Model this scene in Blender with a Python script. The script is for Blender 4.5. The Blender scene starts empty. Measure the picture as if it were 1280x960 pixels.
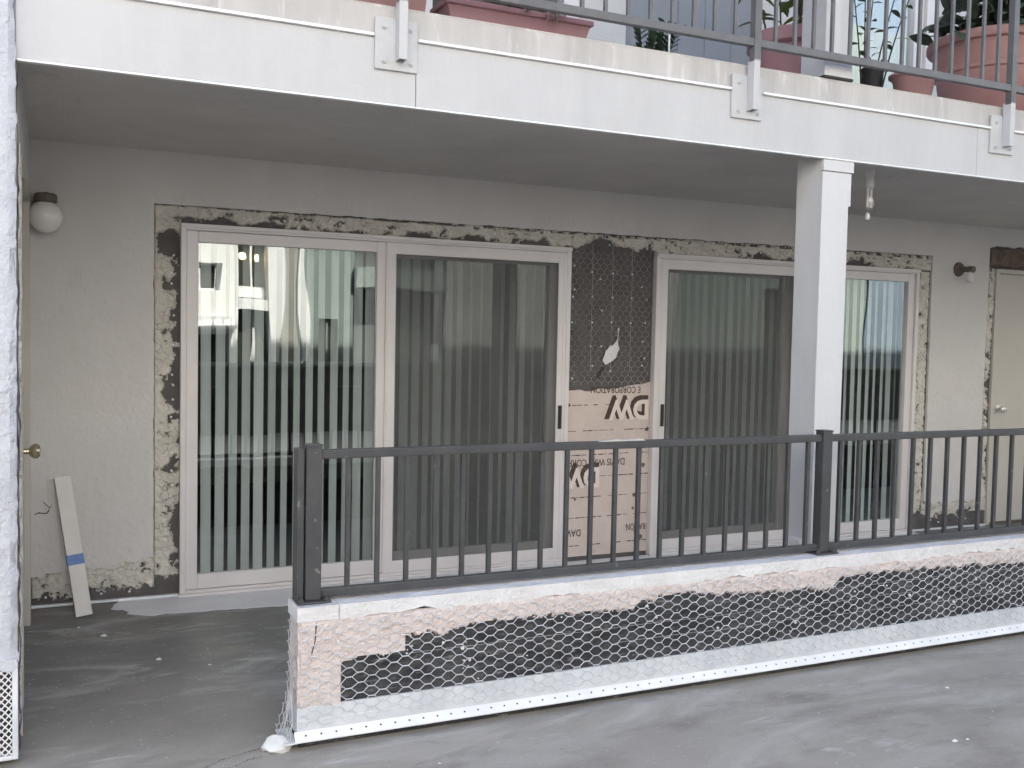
import bpy, bmesh, math, random
from mathutils import Vector, Matrix, noise
from mathutils.geometry import tessellate_polygon
random.seed(7)
R = math.radians
scene = bpy.context.scene
COL = scene.collection

# ---------------------------------------------------------------- camera
cam_d = bpy.data.cameras.new('camera')
cam = bpy.data.objects.new('camera', cam_d); COL.objects.link(cam)
cam_d.sensor_width = 36.0; cam_d.lens = 36.0 * 1233.72 / 1280.0
cam_d.clip_start = 0.05; cam_d.clip_end = 2000
yaw, pitch, roll = -0.43361, -0.04784, 0.02008
fw = Vector((-math.sin(yaw) * math.cos(pitch), math.cos(yaw) * math.cos(pitch), math.sin(pitch)))
rt = Vector((math.cos(yaw), math.sin(yaw), 0)); up = rt.cross(fw)
r2 = rt * math.cos(roll) + up * math.sin(roll); u2 = up * math.cos(roll) - rt * math.sin(roll)
M = Matrix((r2, u2, -fw)).transposed().to_4x4(); M.translation = Vector((0, -5.678, 1.4708))
cam.matrix_world = M
scene.camera = cam

# ---------------------------------------------------------------- daylight
SUN_EL, SUN_AZ = R(42), R(18)          # the sun stands high behind this building
s = Vector((math.sin(SUN_AZ) * math.cos(SUN_EL), math.cos(SUN_AZ) * math.cos(SUN_EL), math.sin(SUN_EL)))
world = bpy.data.worlds.new('World'); scene.world = world; world.use_nodes = True
wn = world.node_tree; bg = wn.nodes['Background']
sky = wn.nodes.new('ShaderNodeTexSky'); sky.sky_type = 'NISHITA'; sky.sun_disc = False
sky.sun_elevation = SUN_EL; sky.sun_rotation = SUN_AZ; sky.air_density = 1.0; sky.dust_density = 3.0; sky.ozone_density = 1.0
wn.links.new(sky.outputs[0], bg.inputs[0]); bg.inputs[1].default_value = 0.13
sd = bpy.data.lights.new('sun', 'SUN'); sd.energy = 5.0; sd.angle = R(0.5); sd.color = (1.0, 0.955, 0.89)
so = bpy.data.objects.new('sun', sd); COL.objects.link(so); so.rotation_euler = s.to_track_quat('Z', 'Y').to_euler(); so.location = (0, 20, 30)
scene.view_settings.view_transform = 'Standard'; scene.view_settings.look = 'None'
scene.view_settings.exposure = 1.90; scene.view_settings.gamma = 1.0
scene.cycles.max_bounces = 8; scene.cycles.diffuse_bounces = 5; scene.cycles.transparent_max_bounces = 12
scene.cycles.caustics_reflective = False; scene.cycles.caustics_refractive = False

# ---------------------------------------------------------------- materials
class NT:
    def __init__(self, name):
        self.m = bpy.data.materials.new(name); self.m.use_nodes = True
        self.t = self.m.node_tree; self.t.nodes.clear()
        self.out = self.t.nodes.new('ShaderNodeOutputMaterial')
    def n(self, typ, **k):
        nd = self.t.nodes.new('ShaderNode' + typ)
        for a, v in k.items():
            if a in nd.inputs: nd.inputs[a].default_value = v
            else: setattr(nd, a, v)
        return nd
    def l(self, a, b): self.t.links.new(a, b)
def c4(c): return (c[0], c[1], c[2], 1.0)

def surf(name, col, rough=0.7, col2=None, nscale=3.0, stretch=(1, 1, 1), contrast=(0.35, 0.65), bump=0.0, bscale=60.0,
         bump2=0.0, bscale2=10.0, metal=0.0, spec=0.4, crack=None, col3=None, n3=25.0, r3=(0.62, 0.72), rough2=None, coat=0.0, objrand=0.0):
    q = NT(name); b = q.n('BsdfPrincipled', Roughness=rough, Metallic=metal)
    b.inputs['Specular IOR Level'].default_value = spec
    b.inputs['Coat Weight'].default_value = coat
    q.l(b.outputs[0], q.out.inputs[0])
    tc = q.n('TexCoord'); mp = q.n('Mapping'); mp.inputs['Scale'].default_value = stretch
    geo = q.n('NewGeometry'); q.l(geo.outputs['Position'], mp.inputs[0])
    last = None
    def ramp(fac, lo, hi):
        r = q.n('MapRange'); r.inputs[1].default_value = lo; r.inputs[2].default_value = hi; q.l(fac, r.inputs[0]); return r.outputs[0]
    def mix(a, bcol, fac):
        mx = q.n('Mix', data_type='RGBA')
        q.l(fac, mx.inputs[0])
        if a is None: mx.inputs[6].default_value = c4(col)
        else: q.l(a, mx.inputs[6])
        mx.inputs[7].default_value = c4(bcol); return mx.outputs[2]
    if col2 is not None:
        nz = q.n('TexNoise', Scale=nscale, Detail=6.0, Roughness=0.6); q.l(mp.outputs[0], nz.inputs['Vector'])
        f = ramp(nz.outputs[0], *contrast); last = mix(last, col2, f)
        if rough2 is not None:
            rr = q.n('MapRange'); rr.inputs[3].default_value = rough; rr.inputs[4].default_value = rough2
            q.l(f, rr.inputs[0]); q.l(rr.outputs[0], b.inputs['Roughness'])
    if col3 is not None:
        nz = q.n('TexNoise', Scale=n3, Detail=4.0, Roughness=0.7); q.l(mp.outputs[0], nz.inputs['Vector'])
        last = mix(last, col3, ramp(nz.outputs[0], *r3))
    if crack is not None:
        ccol, cs, cw = crack
        wz = q.n('TexNoise', Scale=cs * 0.7, Detail=3.0); q.l(geo.outputs['Position'], wz.inputs['Vector'])
        ad = q.n('VectorMath', operation='MULTIPLY_ADD'); q.l(wz.outputs['Color'], ad.inputs[0]); ad.inputs[1].default_value = (1.2 / cs,) * 3; q.l(geo.outputs['Position'], ad.inputs[2])
        vo = q.n('TexVoronoi', Scale=cs, feature='DISTANCE_TO_EDGE'); q.l(ad.outputs[0], vo.inputs['Vector'])
        cf = ramp(vo.outputs['Distance'], cw, 0.0)
        nz = q.n('TexNoise', Scale=cs * 0.4, Detail=2.0); q.l(geo.outputs['Position'], nz.inputs['Vector'])
        ml = q.n('Math', operation='MULTIPLY'); q.l(cf, ml.inputs[0]); q.l(ramp(nz.outputs[0], 0.48, 0.6), ml.inputs[1])
        last = mix(last, ccol, ml.outputs[0])
    if objrand:
        oi = q.n('ObjectInfo'); hs = q.n('HueSaturation')
        mr = q.n('MapRange'); mr.inputs[3].default_value = 1 - objrand; mr.inputs[4].default_value = 1 + objrand
        q.l(oi.outputs['Random'], mr.inputs[0]); q.l(mr.outputs[0], hs.inputs['Value'])
        if last is None: hs.inputs['Color'].default_value = c4(col)
        else: q.l(last, hs.inputs['Color'])
        last = hs.outputs[0]
    if last is None: b.inputs['Base Color'].default_value = c4(col)
    else: q.l(last, b.inputs['Base Color'])
    nrm = None
    for st, sc in ((bump2, bscale2), (bump, bscale)):
        if st > 0:
            nz = q.n('TexNoise', Scale=sc, Detail=5.0, Roughness=0.6); q.l(geo.outputs['Position'], nz.inputs['Vector'])
            bp = q.n('Bump', Strength=st, Distance=0.6 / sc); q.l(nz.outputs[0], bp.inputs['Height'])
            if nrm: q.l(nrm, bp.inputs['Normal'])
            nrm = bp.outputs[0]
    if nrm: q.l(nrm, b.inputs['Normal'])
    return q.m

M_ = {}
M_['stucco'] = surf('wall_stucco', (0.625, 0.603, 0.588), 0.9, (0.58, 0.56, 0.545), 1.6, bump=0.35, bscale=70, bump2=0.25, bscale2=9, col3=(0.57, 0.55, 0.525), n3=5, r3=(0.60, 0.75))
M_['pier'] = surf('pier_stucco', (0.615, 0.625, 0.66), 0.9, (0.53, 0.54, 0.58), 4, bump=0.8, bscale=50, bump2=0.6, bscale2=16, stretch=(1, 1, 1.6))
M_['plaster_edge'] = surf('plaster_edge', (0.66, 0.64, 0.6), 0.9, (0.45, 0.42, 0.38), 20, bump=0.6, bscale=60)
M_['fascia'] = surf('fascia_paint', (0.545, 0.54, 0.545), 0.55, (0.50, 0.495, 0.497), 3.5, stretch=(1.5, 1.5, 0.25), contrast=(0.38, 0.72), bump=0.10, bscale=40, bump2=0.12, bscale2=3, col3=(0.44, 0.43, 0.42), n3=16, r3=(0.72, 0.80))
M_['column'] = surf('column_paint', (0.63, 0.625, 0.63), 0.55, (0.585, 0.58, 0.582), 2.5, stretch=(2, 2, 0.3), contrast=(0.38, 0.72), bump=0.10, bscale=40, bump2=0.10, bscale2=4, col3=(0.47, 0.46, 0.445), n3=14, r3=(0.73, 0.80))
M_['slab'] = surf('slab_edge', (0.53, 0.505, 0.485), 0.8, (0.43, 0.41, 0.395), 5, stretch=(1.6, 1.6, 0.22), contrast=(0.42, 0.7), bump=0.25, bscale=50, col3=(0.66, 0.64, 0.615), n3=7, r3=(0.58, 0.7))
M_['soffit'] = surf('soffit_stucco', (0.72, 0.685, 0.65), 0.9, (0.62, 0.595, 0.565), 1.6, contrast=(0.35, 0.7), bump=0.6, bscale=55, bump2=0.4, bscale2=9, col3=(0.54, 0.50, 0.46), n3=4.5, r3=(0.62, 0.78))
M_['vinyl'] = surf('white_vinyl', (0.70, 0.665, 0.665), 0.38, (0.64, 0.605, 0.60), 2.5, spec=0.45, bump=0.05, bscale=30, col3=(0.54, 0.51, 0.49), n3=11, r3=(0.70, 0.80))
M_['paper'] = surf('black_building_paper', (0.088, 0.080, 0.079), 0.85, (0.122, 0.112, 0.110), 8, bump=0.3, bscale=25, bump2=0.2, bscale2=5)
M_['felt'] = surf('black_felt', (0.036, 0.036, 0.040), 0.7, (0.105, 0.104, 0.106), 9, stretch=(0.6, 1, 2.2), contrast=(0.42, 0.75), bump=0.5, bscale=35, bump2=0.8, bscale2=9, col3=(0.27, 0.26, 0.255), n3=17, r3=(0.58, 0.74))
M_['basecoat'] = surf('basecoat_plaster', (0.655, 0.62, 0.565), 0.95, (0.575, 0.54, 0.485), 12, bump=0.8, bscale=60, bump2=0.7, bscale2=22, crack=((0.17, 0.145, 0.12), 24.0, 0.04), col3=(0.30, 0.26, 0.21), n3=30, r3=(0.68, 0.75))
M_['kraft'] = surf('printed_kraft_paper', (0.56, 0.475, 0.43), 0.85, (0.62, 0.53, 0.485), 6, bump=0.25, bscale=18, col3=(0.48, 0.38, 0.33), n3=14, r3=(0.62, 0.75))
M_['pinkcoat'] = surf('pink_paper_coat', (0.70, 0.595, 0.555), 0.9, (0.76, 0.68, 0.65), 5, bump=0.5, bscale=40, bump2=0.6, bscale2=20, col3=(0.52, 0.42, 0.38), n3=28, r3=(0.66, 0.76))
M_['ink'] = surf('dark_print_ink', (0.060, 0.042, 0.038), 0.8, (0.12, 0.09, 0.08), 60, contrast=(0.5, 0.7))
M_['rail'] = surf('dark_rail_paint', (0.052, 0.053, 0.056), 0.42, (0.070, 0.070, 0.072), 12, bump=0.15, bscale=90, spec=0.5, col3=(0.19, 0.185, 0.175), n3=26, r3=(0.66, 0.71))
M_['rail_up'] = surf('grey_rail_paint', (0.115, 0.115, 0.122), 0.45, (0.15, 0.15, 0.155), 10, spec=0.5, bump=0.1, bscale=90)
M_['bracket'] = surf('painted_bracket_steel', (0.55, 0.55, 0.555), 0.5, (0.49, 0.49, 0.49), 8, bump=0.15, bscale=60)
M_['galv'] = surf('galvanised_steel', (0.83, 0.85, 0.88), 0.38, (0.68, 0.71, 0.75), 7, metal=0.25, spec=0.6, bump=0.12, bscale=14, contrast=(0.4, 0.7))
M_['screed'] = surf('bright_metal_strip', (0.88, 0.88, 0.88), 0.4, (0.78, 0.78, 0.78), 5, metal=0.1, spec=0.5)
M_['wire'] = surf('wire_steel', (0.74, 0.74, 0.75), 0.4, (0.60, 0.60, 0.60), 12, metal=0.2)
M_['wire_dull'] = surf('dull_wire_steel', (0.52, 0.50, 0.48), 0.5, (0.42, 0.40, 0.38), 12, metal=0.2)
M_['cap'] = surf('white_curb_cap', (0.76, 0.75, 0.755), 0.85, (0.68, 0.66, 0.65), 6, bump=0.45, bscale=40, bump2=0.4, bscale2=12, col3=(0.50, 0.46, 0.44), n3=24, r3=(0.68, 0.76))
M_['slat'] = surf('blind_slat', (0.88, 0.90, 0.905), 0.6, objrand=0.06)
M_['room'] = surf('room_paint', (0.30, 0.29, 0.28), 0.9, (0.26, 0.25, 0.24), 1.5)
M_['carpet'] = surf('room_carpet', (0.14, 0.13, 0.12), 0.95, (0.11, 0.10, 0.095), 30)
M_['board'] = surf('white_board', (0.71, 0.68, 0.65), 0.6, (0.64, 0.61, 0.575), 6, bump=0.15, bscale=30)
M_['board_edge'] = surf('board_edge', (0.42, 0.38, 0.34), 0.8, (0.34, 0.30, 0.27), 20)
M_['tape'] = surf('blue_tape', (0.115, 0.20, 0.44), 0.6, (0.15, 0.24, 0.48), 30)
M_['opal'] = surf('opal_glass', (0.80, 0.785, 0.75), 0.16, (0.76, 0.74, 0.70), 4, spec=0.5, coat=0.4)
M_['bronze'] = surf('brown_fitting', (0.135, 0.105, 0.085), 0.5, (0.10, 0.08, 0.065), 15, bump=0.1, bscale=60)
M_['brass'] = surf('brass', (0.66, 0.55, 0.36), 0.25, (0.55, 0.45, 0.29), 20, metal=0.85)
M_['nickel'] = surf('dull_nickel', (0.68, 0.66, 0.63), 0.35, (0.58, 0.56, 0.53), 20, metal=0.5)
M_['doorpaint'] = surf('beige_door_paint', (0.52, 0.49, 0.445), 0.6, (0.49, 0.46, 0.415), 2.0, bump=0.06, bscale=40)
M_['brownwool'] = surf('brown_torn_paper', (0.115, 0.085, 0.068), 0.95, (0.19, 0.145, 0.115), 16, bump=0.9, bscale=40, bump2=0.6, bscale2=12)
M_['caulk'] = surf('white_caulk', (0.80, 0.79, 0.77), 0.6, (0.70, 0.69, 0.67), 20, bump=0.4, bscale=40)
M_['mauve'] = surf('mauve_plastic', (0.365, 0.195, 0.205), 0.5, (0.335, 0.175, 0.185), 4, spec=0.4)
M_['terracotta'] = surf('terracotta_plastic', (0.42, 0.235, 0.215), 0.55, (0.38, 0.21, 0.192), 5, spec=0.35)
M_['black_plastic'] = surf('black_plastic', (0.022, 0.022, 0.022), 0.5, (0.03, 0.03, 0.03), 8)
M_['soil'] = surf('potting_soil', (0.05, 0.037, 0.028), 0.95, (0.03, 0.022, 0.018), 20, bump=0.8, bscale=40)
def leafmat(name, c, c2):
    return surf(name, c, 0.45, c2, 10, objrand=0.25, spec=0.4)
M_['leaf_dark'] = leafmat('dark_leaf', (0.06, 0.09, 0.05), (0.04, 0.065, 0.038))
M_['leaf_grey'] = leafmat('grey_green_leaf', (0.12, 0.15, 0.11), (0.07, 0.095, 0.065))
M_['leaf_lime'] = leafmat('yellow_green_leaf', (0.16, 0.20, 0.06), (0.11, 0.15, 0.04))
M_['succulent'] = leafmat('succulent_leaf', (0.09, 0.145, 0.085), (0.14, 0.16, 0.10))
M_['twig'] = surf('twig', (0.075, 0.06, 0.045), 0.9, (0.05, 0.04, 0.03), 30)
M_['upwall'] = surf('upper_wall_stucco', (0.54, 0.53, 0.515), 0.9, (0.50, 0.49, 0.475), 2, bump=0.3, bscale=60)
M_['slate'] = surf('slate_door_paint', (0.235, 0.245, 0.265), 0.6, (0.21, 0.22, 0.24), 3)
M_['curtain'] = surf('white_curtain', (0.88, 0.87, 0.83), 0.8, (0.78, 0.78, 0.77), 3, stretch=(6, 6, 0.2))
M_['white'] = surf('white_trim', (0.78, 0.78, 0.77), 0.5, (0.73, 0.73, 0.72), 5)
M_['opp_cream'] = surf('cream_render', (0.85, 0.845, 0.82), 0.9, (0.80, 0.795, 0.77), 2, bump=0.2, bscale=30)
M_['opp_mid'] = surf('mid_grey_render', (0.42, 0.42, 0.40), 0.9, (0.37, 0.37, 0.35), 2)
M_['opp_beige'] = surf('beige_render', (0.30, 0.295, 0.26), 0.9, (0.27, 0.265, 0.235), 2)
M_['opp_teal'] = surf('grey_green_render', (0.235, 0.275, 0.255), 0.9, (0.20, 0.24, 0.22), 2)
M_['opp_dark'] = surf('dark_grey_render', (0.095, 0.10, 0.095), 0.9, (0.08, 0.085, 0.08), 2)
M_['opp_glass'] = surf('far_window_glass', (0.035, 0.04, 0.035), 0.12, (0.06, 0.06, 0.05), 3, spec=0.5)
M_['opp_blue'] = surf('blue_render', (0.19, 0.235, 0.28), 0.9, (0.165, 0.205, 0.25), 2)
M_['hedge_wall'] = surf('dark_low_wall', (0.06, 0.062, 0.06), 0.9, (0.045, 0.047, 0.045), 4)
M_['gravel'] = surf('roof_gravel', (0.2, 0.2, 0.2), 0.95, (0.15, 0.15, 0.15), 5)

def m_lamp(name, col, st):
    q = NT(name); e = q.n('Emission', Strength=st); e.inputs[0].default_value = c4(col); q.l(e.outputs[0], q.out.inputs[0]); return q.m
M_['bulb_on'] = m_lamp('lit_bulb', (1.0, 0.72, 0.42), 9.0)

def m_glass(name, tint, boost, wavy):
    q = NT(name)
    t = q.n('BsdfTransparent'); t.inputs[0].default_value = c4(tint)
    g = q.n('BsdfGlossy', Roughness=0.0); g.inputs[0].default_value = (0.93, 0.97, 0.94, 1)
    geo = q.n('NewGeometry'); mp = q.n('Mapping'); mp.inputs['Scale'].default_value = (1, 1, 0.28); q.l(geo.outputs['Position'], mp.inputs[0])
    nz = q.n('TexNoise', Scale=3.2, Detail=1.0); q.l(mp.outputs[0], nz.inputs['Vector'])
    bp = q.n('Bump', Strength=1.0, Distance=wavy); q.l(nz.outputs[0], bp.inputs['Height']); q.l(bp.outputs[0], g.inputs['Normal'])
    fr = q.n('Fresnel', IOR=1.5); ml = q.n('Math', operation='MULTIPLY_ADD'); ml.inputs[1].default_value = boost; ml.inputs[2].default_value = 0.02
    q.l(fr.outputs[0], ml.inputs[0])
    bf = q.n('Math', operation='SUBTRACT'); bf.inputs[0].default_value = 1.0; q.l(geo.outputs['Backfacing'], bf.inputs[1])
    mf = q.n('Math', operation='MULTIPLY'); q.l(ml.outputs[0], mf.inputs[0]); q.l(bf.outputs[0], mf.inputs[1])
    mx = q.n('MixShader'); q.l(mf.outputs[0], mx.inputs[0]); q.l(t.outputs[0], mx.inputs[1]); q.l(g.outputs[0], mx.inputs[2]); q.l(mx.outputs[0], q.out.inputs[0])
    return q.m
M_['glass'] = m_glass('door_glass', (0.94, 0.965, 0.955), 4.4, 0.0018)
M_['tube_glass'] = m_glass('clear_glass', (0.96, 0.97, 0.97), 2.5, 0.0)
def m_screen():
    q = NT('insect_mesh')
    t = q.n('BsdfTransparent'); d = q.n('BsdfDiffuse'); d.inputs[0].default_value = (0.16, 0.163, 0.16, 1)
    geo = q.n('NewGeometry')
    nz = q.n('TexNoise', Scale=2.0, Detail=2.0); q.l(geo.outputs['Position'], nz.inputs['Vector'])
    mr = q.n('MapRange'); mr.inputs[3].default_value = 0.30; mr.inputs[4].default_value = 0.37; q.l(nz.outputs[0], mr.inputs[0])
    mx = q.n('MixShader'); q.l(mr.outputs[0], mx.inputs[0]); q.l(t.outputs[0], mx.inputs[1]); q.l(d.outputs[0], mx.inputs[2]); q.l(mx.outputs[0], q.out.inputs[0])
    return q.m
M_['screen'] = m_screen()
def m_ground():
    q = NT('coated_deck'); b = q.n('BsdfPrincipled'); b.inputs['Specular IOR Level'].default_value = 0.32; q.l(b.outputs[0], q.out.inputs[0])
    geo = q.n('NewGeometry')
    def nz(sc, det, st=(1, 1, 1), rot=0):
        mp = q.n('Mapping'); mp.inputs['Scale'].default_value = st; mp.inputs['Rotation'].default_value = (0, 0, rot); q.l(geo.outputs['Position'], mp.inputs[0])
        n = q.n('TexNoise', Scale=sc, Detail=det, Roughness=0.6); q.l(mp.outputs[0], n.inputs['Vector']); return n.outputs[0]
    def rng(f, a, c, lo=0.0, hi=1.0):
        r = q.n('MapRange'); r.inputs[1].default_value = a; r.inputs[2].default_value = c; r.inputs[3].default_value = lo; r.inputs[4].default_value = hi; q.l(f, r.inputs[0]); return r.outputs[0]
    def mix(a, c, f):
        mx = q.n('Mix', data_type='RGBA'); q.l(f, mx.inputs[0])
        if isinstance(a, tuple): mx.inputs[6].default_value = c4(a)
        else: q.l(a, mx.inputs[6])
        mx.inputs[7].default_value = c4(c); return mx.outputs[2]
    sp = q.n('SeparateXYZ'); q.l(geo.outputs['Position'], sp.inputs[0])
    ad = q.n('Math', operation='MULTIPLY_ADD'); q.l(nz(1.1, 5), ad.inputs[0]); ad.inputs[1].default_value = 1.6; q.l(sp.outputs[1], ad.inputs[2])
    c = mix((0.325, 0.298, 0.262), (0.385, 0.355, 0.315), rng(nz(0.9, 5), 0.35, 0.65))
    c = mix(c, (0.18, 0.174, 0.167), rng(ad.outputs[0], -1.35, -0.35))      # overhang shade painted into the deck colour inside the walkway
    c = mix(c, (0.255, 0.234, 0.205), rng(nz(2.2, 4, (1, 2.2, 1), 0.5), 0.52, 0.72))
    def swirl(sc, st, rot, a, b2, dist):
        mp = q.n('Mapping'); mp.inputs['Scale'].default_value = st; mp.inputs['Rotation'].default_value = (0, 0, rot); q.l(geo.outputs['Position'], mp.inputs[0])
        n = q.n('TexNoise', Scale=sc, Detail=8.0, Roughness=0.68, Distortion=dist); q.l(mp.outputs[0], n.inputs['Vector']); return rng(n.outputs[0], a, b2)
    c = mix(c, (0.53, 0.51, 0.49), swirl(1.3, (0.6, 1.9, 1), -0.4, 0.50, 0.80, 1.6))
    c = mix(c, (0.50, 0.485, 0.465), rng(nz(45, 4), 0.63, 0.74))
    c = mix(c, (0.215, 0.205, 0.19), swirl(2.3, (0.7, 1.8, 1), 0.6, 0.58, 0.85, 2.2))
    c = mix(c, (0.14, 0.135, 0.13), rng(nz(70, 3), 0.66, 0.80))
    c = mix(c, (0.60, 0.59, 0.58), swirl(3.2, (0.5, 2.2, 1), -0.8, 0.60, 0.78, 1.0))
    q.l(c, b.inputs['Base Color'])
    q.l(rng(nz(1.4, 4), 0.35, 0.65, 0.34, 0.58), b.inputs['Roughness'])
    bp = q.n('Bump', Strength=0.4, Distance=0.005); q.l(nz(28, 8), bp.inputs['Height']); q.l(bp.outputs[0], b.inputs['Normal'])
    return q.m
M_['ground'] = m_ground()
M_['coating'] = surf('pale_coating', (0.78, 0.78, 0.80), 0.5, (0.70, 0.70, 0.72), 2.5, bump=0.1, bscale=20, spec=0.45)

# ---------------------------------------------------------------- geometry helpers
class MB:
    def __init__(self): self.v = []; self.f = []
    def add(self, vs, fs):
        k = len(self.v); self.v += [tuple(p) for p in vs]; self.f += [tuple(i + k for i in f) for f in fs]; return self
    def box(self, x0, x1, y0, y1, z0, z1):
        vs = [(x, y, z) for z in (z0, z1) for y in (y0, y1) for x in (x0, x1)]
        return self.add(vs, [(0, 2, 3, 1), (4, 5, 7, 6), (0, 1, 5, 4), (1, 3, 7, 5), (3, 2, 6, 7), (2, 0, 4, 6)])
    def tube(self, pts, r, n=8, cap=True):
        pts = [Vector(p) for p in pts]; rs = r if isinstance(r, (list, tuple)) else [r] * len(pts)
        vs = []; prev = None
        for i, p in enumerate(pts):
            d = (pts[min(i + 1, len(pts) - 1)] - pts[max(i - 1, 0)]).normalized()
            a = Vector((0, 0, 1)) if abs(d.z) < 0.9 else Vector((1, 0, 0))
            if prev is not None: a = prev
            x = (a - d * a.dot(d)).normalized(); y = d.cross(x); prev = x
            for k in range(n):
                t = 2 * math.pi * k / n; vs.append(p + (x * math.cos(t) + y * math.sin(t)) * rs[i])
        fs = []
        for i in range(len(pts) - 1):
            for k in range(n):
                a, b = i * n + k, i * n + (k + 1) % n; fs.append((a, b, b + n, a + n))
        if cap: fs.append(tuple(range(n))[::-1]); fs.append(tuple((len(pts) - 1) * n + k for k in range(n)))
        return self.add(vs, fs)
    def lathe(self, prof, c, n=28, axis=None):
        c = Vector(c); vs = []; fs = []
        for (r, z) in prof:
            for k in range(n):
                t = 2 * math.pi * k / n; p = Vector((r * math.cos(t), r * math.sin(t), z))
                if axis is not None: p = axis @ p
                vs.append(c + p)
        for i in range(len(prof) - 1):
            for k in range(n):
                a, b = i * n + k, i * n + (k + 1) % n; fs.append((a, b, b + n, a + n))
        if prof[0][0] > 1e-5: fs.append(tuple(range(n))[::-1])
        if prof[-1][0] > 1e-5: fs.append(tuple((len(prof) - 1) * n + k for k in range(n)))
        return self.add(vs, fs)
    def prism(self, poly, f, d):
        """poly: list of 2-D points; f maps (u, v) to the front point; d: Vector depth"""
        n = len(poly); tris = tessellate_polygon([[Vector((p[0], p[1], 0)) for p in poly]])
        fr = [Vector(f(*p)) for p in poly]; bk = [p + d for p in fr]
        fs = [tuple(t) for t in tris] + [tuple(i + n for i in t[::-1]) for t in tris]
        fs += [(i, (i + 1) % n, (i + 1) % n + n, i + n) for i in range(n)]
        return self.add(fr + bk, fs)
    def mesh(self, name, mat, smooth=False):
        me = bpy.data.meshes.new(name); me.from_pydata(self.v, [], self.f); me.update()
        bm = bmesh.new(); bm.from_mesh(me); bmesh.ops.recalc_face_normals(bm, faces=bm.faces); bm.to_mesh(me); bm.free()
        me.materials.append(M_[mat] if isinstance(mat, str) else mat)
        if smooth:
            for p in me.polygons: p.use_smooth = True
            try: me.set_sharp_from_angle(angle=R(40))
            except Exception: pass
        return me
    def build(self, name, mat, parent=None, bev=0.0, smooth=False, label=None, kind=None, loc=None):
        o = bpy.data.objects.new(name, self.mesh(name, mat, smooth)); COL.objects.link(o)
        if parent: o.parent = parent
        if loc: o.location = loc
        if bev:
            m = o.modifiers.new('bevel', 'BEVEL'); m.width = bev; m.segments = 2; m.limit_method = 'ANGLE'
        if label: o['label'] = label
        if kind: o['kind'] = kind
        return o
def box(*a): return MB().box(*a)
def link(name, me, parent=None, loc=(0, 0, 0), rot=(0, 0, 0)):
    o = bpy.data.objects.new(name, me); COL.objects.link(o); o.parent = parent; o.location = loc; o.rotation_euler = rot; return o
def thing(name, label, cat, loc=(0, 0, 0), group=None):
    o = bpy.data.objects.new(name, None); COL.objects.link(o); o.location = loc; o.empty_display_size = 0.1
    o['label'] = label; o['category'] = cat
    if group: o['group'] = group
    return o
def tag(o, label, cat, group=None):
    o['label'] = label; o['category'] = cat
    if group: o['group'] = group
    return o
def fbm(x, y, z=0.0, o=3): return noise.fractal(Vector((x, y, z)), 0.7, 2.1, o)
def rag(pts, amp, step=0.02, seed=0.0, straight=()):
    """subdivide a closed outline and roughen every edge whose index is not in straight"""
    out = []
    for i, p in enumerate(pts):
        q = pts[(i + 1) % len(pts)]; L = math.hypot(q[0] - p[0], q[1] - p[1])
        if i in straight: out.append(p); continue
        n = max(1, int(L / step)); nx, ny = -(q[1] - p[1]) / L, (q[0] - p[0]) / L
        for k in range(n):
            t = k / n; w = amp * fbm((p[0] + (q[0] - p[0]) * t) * 14 + seed, (p[1] + (q[1] - p[1]) * t) * 14, seed)
            if k == 0: w *= 0.3
            out.append((p[0] + (q[0] - p[0]) * t + nx * w, p[1] + (q[1] - p[1]) * t + ny * w))
    return out
def relief(name, mat, parent, x0, x1, z0, z1, res, keep, f, hgt, label=None, kind=None):
    """a rough layer of plaster as a fine grid: cells kept where keep(x, z); f(x, z, h) gives the point h in front of the wall"""
    nx = int((x1 - x0) / res) + 1; nz = int((z1 - z0) / res) + 1
    K = [[keep(x0 + (i + .5) * res, z0 + (j + .5) * res) for i in range(nx)] for j in range(nz)]
    idx = {}; vs = []; fs = []
    def vert(i, j):
        if (i, j) in idx: return idx[(i, j)]
        ok = all(0 <= b < nz and 0 <= a < nx and K[b][a] for a in (i - 1, i) for b in (j - 1, j))
        x, z = x0 + i * res, z0 + j * res
        h = hgt(x, z) if ok else 0.0005
        idx[(i, j)] = len(vs); vs.append(f(x, z, h)); return idx[(i, j)]
    for j in range(nz):
        for i in range(nx):
            if K[j][i]: fs.append((vert(i, j), vert(i + 1, j), vert(i + 1, j + 1), vert(i, j + 1)))
    m = MB(); m.v = vs; m.f = fs
    return m.build(name, mat, parent, smooth=True, label=label, kind=kind)
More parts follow.
